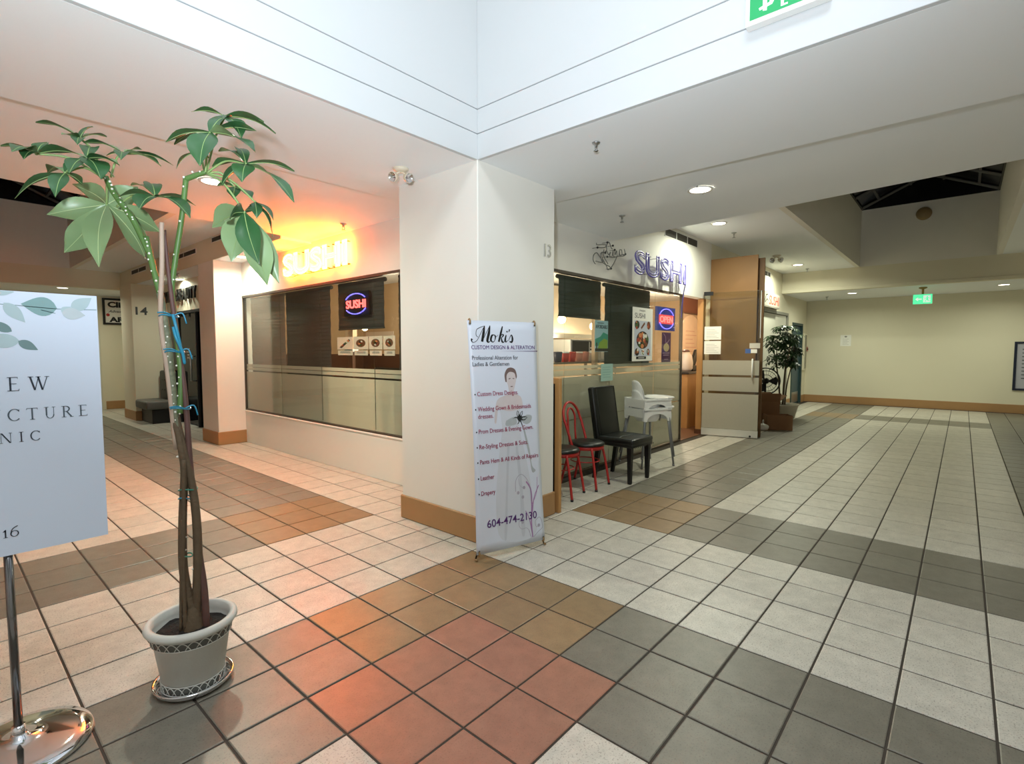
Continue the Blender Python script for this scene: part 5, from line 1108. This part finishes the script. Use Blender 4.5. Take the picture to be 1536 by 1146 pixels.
food(2.875, 1.545, .175, .118, 2, 26, 3); food(2.715, 1.745, .065, .055, 2, 6, 5); food(3.045, 1.745, .05, .055, 0, 5, 9); food(2.72, 1.385, .06, .05, 2, 7, 4); food(2.885, 1.385, .045, .045, 4, 5, 8); food(3.04, 1.385, .04, .045, 0, 5, 2)
m = MB(); G_.ribbon(m, [(2.83, 1.70), (2.93, 1.775)], .03, .005, .0055); m.build('printed_roll', FOODC[0], t)
m = MB(); G_.slab(m, 2.70, 1.29, 2.98, 1.325, .004, .0048); m.build('black_strip', BLK, t)
m = MB(); G_.slab(m, 2.76, 1.303, 2.93, 1.311, .0048, .0052); m.build('lettering', PAPER, t)
t = thing('open_sign', G_.p(3.68, 1.70), 'lit blue and red OPEN sign in the right window', 'neon sign')
m = MB(); FR2.slab(m, 3.38, 1.695, 3.99, 2.035, -.03, 0); m.build('backing_board', mat('blue_board', (34, 48, 110), .4, var=.1, emit=(.02, .04, .3), es=.25), t)
m = MB(); FR2.slab(m, 3.44, 1.79, 3.93, 1.925, .0, .002); m.build('red_panel', mat('red_lit_panel', (200, 60, 60), .4, emit=(.9, .12, .13), es=.55), t)
m = MB(); text(m, FR2, 'OPEN', 3.47, 1.815, .43, .088, c=.002, depth=.006, bold=.02); m.build('neon_tube', LEDR, t)
for a0, a1 in ((25, 155), (205, 335)):
    m = MB(); m.tube([FR2.p(a, b, .008) for a, b in arcpts(3.685, 1.865, .25, .145, a0, a1, 20)], .006, 6); m.build('blue_arc', LEDB, t)
PURP = mat('purple_poster', (92, 50, 96), .6, var=.06)
t = sheet('drinks_poster', FR2, 3.545, 1.227, 3.85, 1.668, PURP, 'narrow purple drinks poster below the OPEN sign', 'poster', .0)
m = MB(); FR2.disc(m, 3.70, 1.45, .095, .062, .002, .003); m.build('printed_disc', mat('print_cream', (222, 190, 150), .6), t)
m = MB(); FR2.ribbon(m, smoothline([(3.60, 1.65), (3.67, 1.60), (3.68, 1.52), (3.75, 1.53), (3.80, 1.57)], 4), .012, .002, .003); FR2.slab(m, 3.58, 1.36, 3.81, 1.375, .002, .003); FR2.slab(m, 3.60, 1.33, 3.79, 1.345, .002, .003); FR2.slab(m, 3.63, 1.27, 3.77, 1.28, .002, .003); m.build('printed_line', mat('print_lilac', (190, 150, 180), .6), t)
t = sheet('window_notice', G_, 1.825, 1.035, 2.10, 1.243, mat('pale_green_paper', (168, 202, 190), .7, var=.02), 'pale green notice taped on the frosted right window', 'notice', .002)
m = MB(); 
for q in range(5): G_.slab(m, 1.86, 1.08+q*.03, 2.05-.02*(q % 2), 1.084+q*.03, .004, .0045)
m.build('printed_line', mat('print_teal_dark', (110, 160, 150), .6), t)
# doorway: counter, jar, arched panel
t = thing('reception_counter', (9.0, 2.2, 0), 'orange wooden reception counter in the restaurant doorway', 'counter')
m = MB(); m.bbox((8.05, 2.05, 0), (9.9, 2.5, .98), .004); m.build('counter_front', WOOD, t)
m = MB(); m.bbox((8.01, 2.02, .981), (9.94, 2.54, 1.02), .006); m.build('counter_top', mat('dark_counter_top', (44, 34, 30), .3), t)
for x in (8.5, 8.9, 9.3):
    m = MB(); m.box((x-.004, 2.046, .02), (x+.004, 2.051, .97)); m.build('board_joint', WAIN, t)
t = thing('white_jar', (8.36, 2.22, 1.021), 'white rounded jar on the doorway counter', 'jar')
m = MB(); m.lathe([(0, .001), (.09, .001), (.125, .05), (.13, .16), (.11, .28), (.07, .34), (.06, .36), (0, .36)], 28); m.build('body', mat('rosy_white_ceramic', (236, 220, 212), .35), t, world=False)
m = MB(); m.lathe([(0, .40), (.03, .40), (.07, .375), (.07, .361), (0, .361)], 20); m.build('lid', mat('brown_lid', (92, 48, 40), .5), t, world=False)
t = thing('black_machine', (8.68, 2.26, 1.021), 'black payment machine beside the white jar', 'machine')
m = MB(); m.bbox((-.12, -.1, 0.001), (.12, .1, .10), .01); m.build('base', BLACK, t, world=False)
m = MB(); m.bbox((-.11, -.02, .10), (.11, .02, .42), .01, Matrix.Rotation(.3, 4, 'X')); m.build('screen', BLACK, t, world=False)
t = thing('arched_panel', (10.6, 3.0, 1), 'pale arched wall panel seen through the doorway', 'panel')
pan = Fr((9.95, 3.0, 0), (1, 0, 0))
m = MB(); pan.poly(m, [(0, .9), (1.0, .9), (1.0, 1.85)]+[(.5+.5*math.cos(PI*i/14), 1.85+.35*math.sin(PI*i/14)) for i in range(15)]+[(0, 1.85)], 0, .02); m.build('panel', mat('peach_panel', (232, 204, 178), .6), t)
m = MB()
for q in range(8): pan.slab(m, .2, 1.2+q*.09, .8-.1*(q % 3), 1.212+q*.09, .02, .022)
m.build('printed_line', mat('print_pink', (206, 150, 130), .6), t)
t = thing('beam_panel', (10.5, 2.95, 2.2), 'red-brown header panel inside the doorway', 'panel')
m = MB(); m.box((9.95, 2.96, 2.24), (10.98, 3.02, 2.59)); m.build('panel', mat('red_brown_panel', (118, 66, 46), .6), t)
m = MB(); m.box((9.95, 2.94, 2.22), (10.98, 3.03, 2.239)); m.build('edge', WAIN, t)

# ------------------------------------------------------------------ open glass door and plywood box
t = thing('glass_door', (7.52, 1.59, 0), 'open frosted glass restaurant door with a white bottom rail', 'door')
FD = Fr((7.52, 1.585, 0), V((.19, -.83, 0)))
DW = .85
GD = glass_mat('door_glass', (.86, .88, .84), .03)
m = MB(); FD.slab(m, 0, .125, DW, 2.345, -.006, .006); pn = m.build('pane', GD, t)
for b0, b1 in ((.13, .705), (.745, .975), (1.01, 1.245)):
    m = MB(); FD.slab(m, .004, b0, DW-.004, b1, .0062, .0068); m.build('frosted_film', FROST, pn)
m = MB(); FD.slab(m, 0, .012, DW, .125, -.018, .018); rl = m.build('bottom_rail', mat('white_rail', (214, 212, 204), .35, .2), t)
m = MB(); m.cyl(FD.p(DW-.11, .035, .018), FD.p(DW-.11, .035, .022), .016, 12); m.build('rail_lock', DARK, rl)
m = MB(); FD.slab(m, 0, 2.30, .14, 2.36, -.02, .02); m.build('top_patch', BLACK, t)
m = MB(); m.tube([FD.p(DW-.10, 1.265, .0), FD.p(DW-.10, 1.265, .05), FD.p(DW-.10, .985, .05), FD.p(DW-.10, .985, .0)], .013, 10); m.build('pull_handle', WHITEP, t)
m = MB(); FD.slab(m, DW-.15, 1.44, DW, 1.52, -.02, .02); m.build('lock_box', mat('white_lock', (206, 200, 186), .4), t)
m = MB(); FD.slab(m, DW-.21, 1.36, DW-.13, 1.43, .007, .010); m.build('blue_sticker', mat('blue_sticker', (70, 100, 160), .5), t)
m = MB(); FD.slab(m, DW-.13, 1.365, DW-.04, 1.425, .007, .010); m.build('white_sticker', PAPER, t)
for b0, lab in ((1.58, 'upper white notice'), (1.345, 'lower white notice')):
    m = MB(); FD.slab(m, .02, b0, .275, b0+.215, .007, .009); q = m.build('notice', PAPER, t)
    m = MB()
    for i in range(6): FD.slab(m, .05, b0+.03+i*.026, .24-.03*(i % 3), b0+.034+i*.026, .009, .0095)
    m.build('printed_line', mat('faint_print', (150, 146, 140), .7), q)
m = MB(); FD.slab(m, DW-.006, 1.6, DW+.002, 2.34, -.008, .008); m.build('edge_glint', WHITEP, t)  # white strip stands in for the bright reflection along the door edge
t = thing('plywood_panel', (7.86, 1.2, 0), 'tall front plywood panel standing just behind the open glass door', 'panel')
m = MB(); m.bbox((7.85, .86, 0), (7.872, YG-.005, 2.93), .002); m.build('panel', PLY, t)
for b in (2.25, 1.2):
    m = MB(); m.box((7.846, .87, b), (7.851, 1.6, b+.004)); m.build('panel_joint', WAIN, t)
t = thing('plywood_panel', (7.93, 1.1, 0), 'darker plywood panel peeking out behind the tall front plywood panel', 'panel')
m = MB(); m.bbox((7.92, .775, 0), (7.945, 1.45, 2.88), .002); m.build('panel', mat('dark_plywood', (112, 80, 48), .6, var=.1), t)
m = MB(); m.cyl((7.915, .81, 2.35), (7.92, .81, 2.35), .014, 10); m.build('bolt', BLACK, t)
t = thing('post', (7.66, 1.66, 0), 'brown wooden door post beside the glass door hinge', 'post')
m = MB(); m.bbox((7.60, 1.62, 0), (7.70, 1.72, 2.26), .004); m.build('shaft', WOOD, t)
m = MB(); m.box((7.59, 1.615, 0), (7.71, 1.73, .08)); m.build('base', WAIN, t)

# ------------------------------------------------------------------ things past the door
t = thing('fan', (9.98, 1.27, 0), 'black round floor fan behind the open glass door', 'fan')
m = MB(); m.lathe([(0, 0), (.20, 0), (.2, .02), (.03, .04), (.02, .05), (0, .05)], 24); m.cyl((0, 0, .04), (0, 0, .78), .018, 10); m.build('stand', BLACK, t, world=False)
MF = Matrix.Translation((0, 0, .80)) @ V((-.9, -.45, .1)).normalized().to_track_quat('Z', 'Y').to_matrix().to_4x4()
m = MB()
for r, z in ((.26, 0), (.255, .05), (.2, .075), (.12, .085), (.05, .09)): m.tube([MF @ V((r*math.cos(2*PI*i/32), r*math.sin(2*PI*i/32), z)) for i in range(32)], .006 if r < .25 else .012, 6, closed=True)
for k in range(24):
    a = 2*PI*k/24; m.tube([MF @ V((r*math.cos(a), r*math.sin(a), z)) for r, z in ((.26, .0), (.255, .05), (.2, .075), (.05, .09))], .002, 4)
m.build('guard', BLACK, t, world=False)
for k in range(3):
    a = 2*PI*k/3; m = MB(); m.add([MF @ V(p) for p in [(.03*math.cos(a), .03*math.sin(a), .02), (.22*math.cos(a-.4), .22*math.sin(a-.4), .0), (.23*math.cos(a+.1), .23*math.sin(a+.1), .03), (.2*math.cos(a+.45), .2*math.sin(a+.45), .05)]], [(0, 1, 2, 3)]); o = m.build('blade', DARK, t, world=False); md = o.modifiers.new('t', 'SOLIDIFY'); md.thickness = .003
m = MB(); m.lathe([(0, .06), (.05, .055), (.055, -.08), (.03, -.14), (0, -.14)], 18, MF); m.build('motor', BLACK, t, world=False)
def carton(name, loc, rz, w, d, h, lab, flaps):
    t = thing(name, loc, lab, 'box', rz); m = MB(); e = .006
    m.box((-w/2, -d/2, 0.001), (w/2, d/2, e)); m.box((-w/2, -d/2, e), (w/2, -d/2+e, h)); m.box((-w/2, d/2-e, e), (w/2, d/2, h)); m.box((-w/2, -d/2+e, e), (-w/2+e, d/2-e, h)); m.box((w/2-e, -d/2+e, e), (w/2, d/2-e, h)); m.build('body', CARD, t, world=False)
    for nm, sx, sy, ang in flaps:
        L_ = .17; wv = w if sy else d
        m = MB(); a = math.radians(ang); dx, dz = L_*math.cos(a), L_*math.sin(a); p = []
        for s, k in ((-1, 0), (1, 0), (1, 1), (-1, 1)):
            ww = s*wv/2*(1-.04*k); bx = (sx*(w/2+dx*k) if sx else ww); by = (sy*(d/2+dx*k) if sy else ww); p.append((bx, by, h+dz*k))
        m.add(p, [(0, 1, 2, 3)]); o = m.build('flap', CARD, t, world=False); md = o.modifiers.new('t', 'SOLIDIFY'); md.thickness = .004
    return t
a = math.atan2(-.356, .211)
c = carton('cardboard_box', (9.05, .80, 0), a, .414, .28, .26, 'small cardboard box on the floor in front of the potted tree', [])
c = carton('cardboard_box', (9.46, 1.10, .0), a+.1, .36, .30, .46, 'tall open cardboard box with raised flaps behind the glass door', [('f', 1, 0, 40), ('f', -1, 0, 50), ('f', 0, -1, 65), ('f', 0, 1, 60)])
t = thing('white_bag', (8.72, .95, 0), 'crumpled white bag on the floor by the cardboard boxes', 'bag')
m = MB(); bm_ = bmesh.new(); bmesh.ops.create_icosphere(bm_, subdivisions=3, radius=.09)
rr = random.Random(3)
for v in bm_.verts: v.co *= rr.uniform(.85, 1.12); v.co.z = max(-.055, v.co.z*.75)
m.bm(bm_, Matrix.Translation((0, 0, .056)), True); m.build('bag_body', mat('white_bag_plastic', (222, 220, 212), .4), t, world=False)
m = MB(); m.tube(smoothline([(-.02, 0, .11), (-.04, .0, .17), (.03, .0, .18), (.03, 0, .11)], 4), .006, 6); m.build('handle', mat('white_bag_plastic', (222, 220, 212)), t, world=False)
t = thing('potted_tree', (10.70, 1.13, 0), 'dense dark green umbrella tree in a white pot by the white double door', 'plant')
m = MB(); m.lathe([(0, .002), (.20, .002), (.235, .02), (.30, .27), (.315, .28), (.315, .31), (.29, .31), (.28, .27), (0, .26)], 32); m.build('pot', mat('cream_pot', (214, 206, 188), .5), t, world=False)
m = MB(); m.lathe([(0, .275), (.275, .272)], 24); m.build('soil', SOIL, t, world=False)
LF2 = leaf_mat('umbrella_leaf', (26, 54, 28), (52, 82, 46)); rr = random.Random(11)
tips = []
for k in range(5):
    a = 2*PI*k/5; m = MB(); p = smoothline([(.05*math.cos(a), .05*math.sin(a), .27), (.08*math.cos(a), .08*math.sin(a), .7), (.16*math.cos(a), .16*math.sin(a), 1.15), (.22*math.cos(a+.3), .22*math.sin(a+.3), 1.6)], 5); m.tube(p, [.016-.009*i/(len(p)-1) for i in range(len(p))], 7); m.build('stem', BARK, t, world=False); tips += [V(q) for q in p[8:]]
def rosette(c, nrm, R, n):
    m = MB(); q = nrm.to_track_quat('Z', 'Y')
    for k in range(n):
        a = 2*PI*k/n; rows = []
        for i in range(5):
            u = i/4; r = R*(.12+.88*u); hw = R*.17*(.25, .85, 1.0, .75, .05)[i]; z = -.35*R*u*u+.08*R
            rows.append([c+q @ V((r*math.cos(a)-s*hw*math.sin(a), r*math.sin(a)+s*hw*math.cos(a), z+abs(s)*hw*.2)) for s in (-1, 0, 1)])
        m.grid(rows)
    m.build('leaf', LF2, t, world=False)
for k in range(120):
    th = rr.uniform(0, 2*PI); z = rr.uniform(1.06, 1.90); R = .34*math.sqrt(max(.1, 1-((z-1.42)/.55)**2))*math.sqrt(rr.uniform(.15, 1)); c = V((R*math.cos(th), R*math.sin(th), z))
    nr = V((c.x*1.1+rr.uniform(-.2, .2), c.y*1.1+rr.uniform(-.2, .2), .45+max(0, z-1.4))).normalized(); rosette(c, nr, rr.uniform(.10, .15), rr.choice([6, 7, 8]))
# far wall items
t = thing('directory_board', (RX1, -2.85, 1), 'dark blue framed directory board on the far right wall', 'board')
FW = Fr((RX1, -2.505, 0), (0, -1, 0))
m = MB(); BLUF = mat('navy_frame', (20, 28, 52), .4)
for a0, b0, a1, b1 in ((0, .52, .75, .565), (0, 1.555, .75, 1.60), (0, .565, .045, 1.555), (.705, .565, .75, 1.555)): FW.slab(m, a0, b0, a1, b1, 0, .03)
m.build('frame', BLUF, t)
m = MB(); FW.slab(m, .045, .565, .705, 1.555, .003, .012); m.build('panel', mat('lilac_grey_panel', (176, 176, 186), .5), t)
m = MB()
for q in range(9): FW.slab(m, .13, .78+q*.08, .30+.1*((q*7) % 3), .80+q*.08, .012, .014)
FW.slab(m, .2, 1.50, .5, 1.525, .012, .014); m.build('printed_line', GRY, t)
t = thing('wall_notice', (RX1, .68, 1.6), 'white notice on the blank far right wall', 'notice')
FN = Fr((RX1, .80, 0), (0, -1, 0))
m = MB(); FN.slab(m, 0, 1.52, .24, 1.81, 0, .004); q = m.build('sheet', PAPER, t)
m = MB()
for i in range(5): FN.slab(m, .05, 1.56+i*.035, .19-.03*(i % 2), 1.565+i*.035, .004, .0045)
FN.disc(m, .12, 1.765, .03, .022, .004, .0045); m.build('printed_line', mat('faint_print', (150, 146, 140)), q)
t = thing('fire_hose_cabinet', (14.77, YG, .9), 'narrow glass-fronted cabinet on the wall right of the exit door', 'cabinet')
FX = Fr((14.64, YG, 0), (1, 0, 0))
m = MB(); FX.slab(m, 0, .88, .26, 1.86, 0, .05); m.build('case', WALLC, t)
m = MB(); FX.slab(m, .03, .92, .23, 1.82, .05, .054); m.build('pane', mat('grey_pane', (120, 118, 104), .2), t)
t = thing('fire_bell', (14.93, YG, 1.44), 'small red fire call point near the far corner', 'alarm')
m = MB(); FX.slab(m, .265, 1.38, .345, 1.50, 0, .06); m.build('case', mat('red_alarm', (150, 36, 30), .45), t)
m = MB(); m.cyl(FX.p(.305, 1.44, .06), FX.p(.305, 1.44, .075), .025, 14); m.build('button', DARK, t)

# ------------------------------------------------------------------ left corridor bench
t = thing('waiting_bench', (2.03, 10.3, 0), 'dark grey tufted waiting bench in front of the column numbered 14', 'bench')
GV = mat('grey_vinyl', (74, 74, 70), .5, var=.08, bump=.05, bscale=60)
m = MB(); m.bbox((1.86, 9.93, .001), (2.285, 10.66, .27), .01); m.build('plinth', BLACK, t)
m = MB(); m.bbox((1.76, 9.90, .272), (2.19, 10.68, .44), .04, seg=3); m.build('seat', mat('grey_seat_vinyl', (96, 95, 90), .5, var=.08), t)
m = MB(); m.bbox((2.19, 9.90, .272), (2.29, 10.68, 1.00), .035, seg=3); bb = m.build('backrest', GV, t)
for z in (.62, .82):
    for y in (10.05, 10.2, 10.35, 10.5):
        m = MB(); m.sphere((2.188, y, z), .012, 8, (.5, 1, 1)); m.build('tuft_button', BLACK, bb)
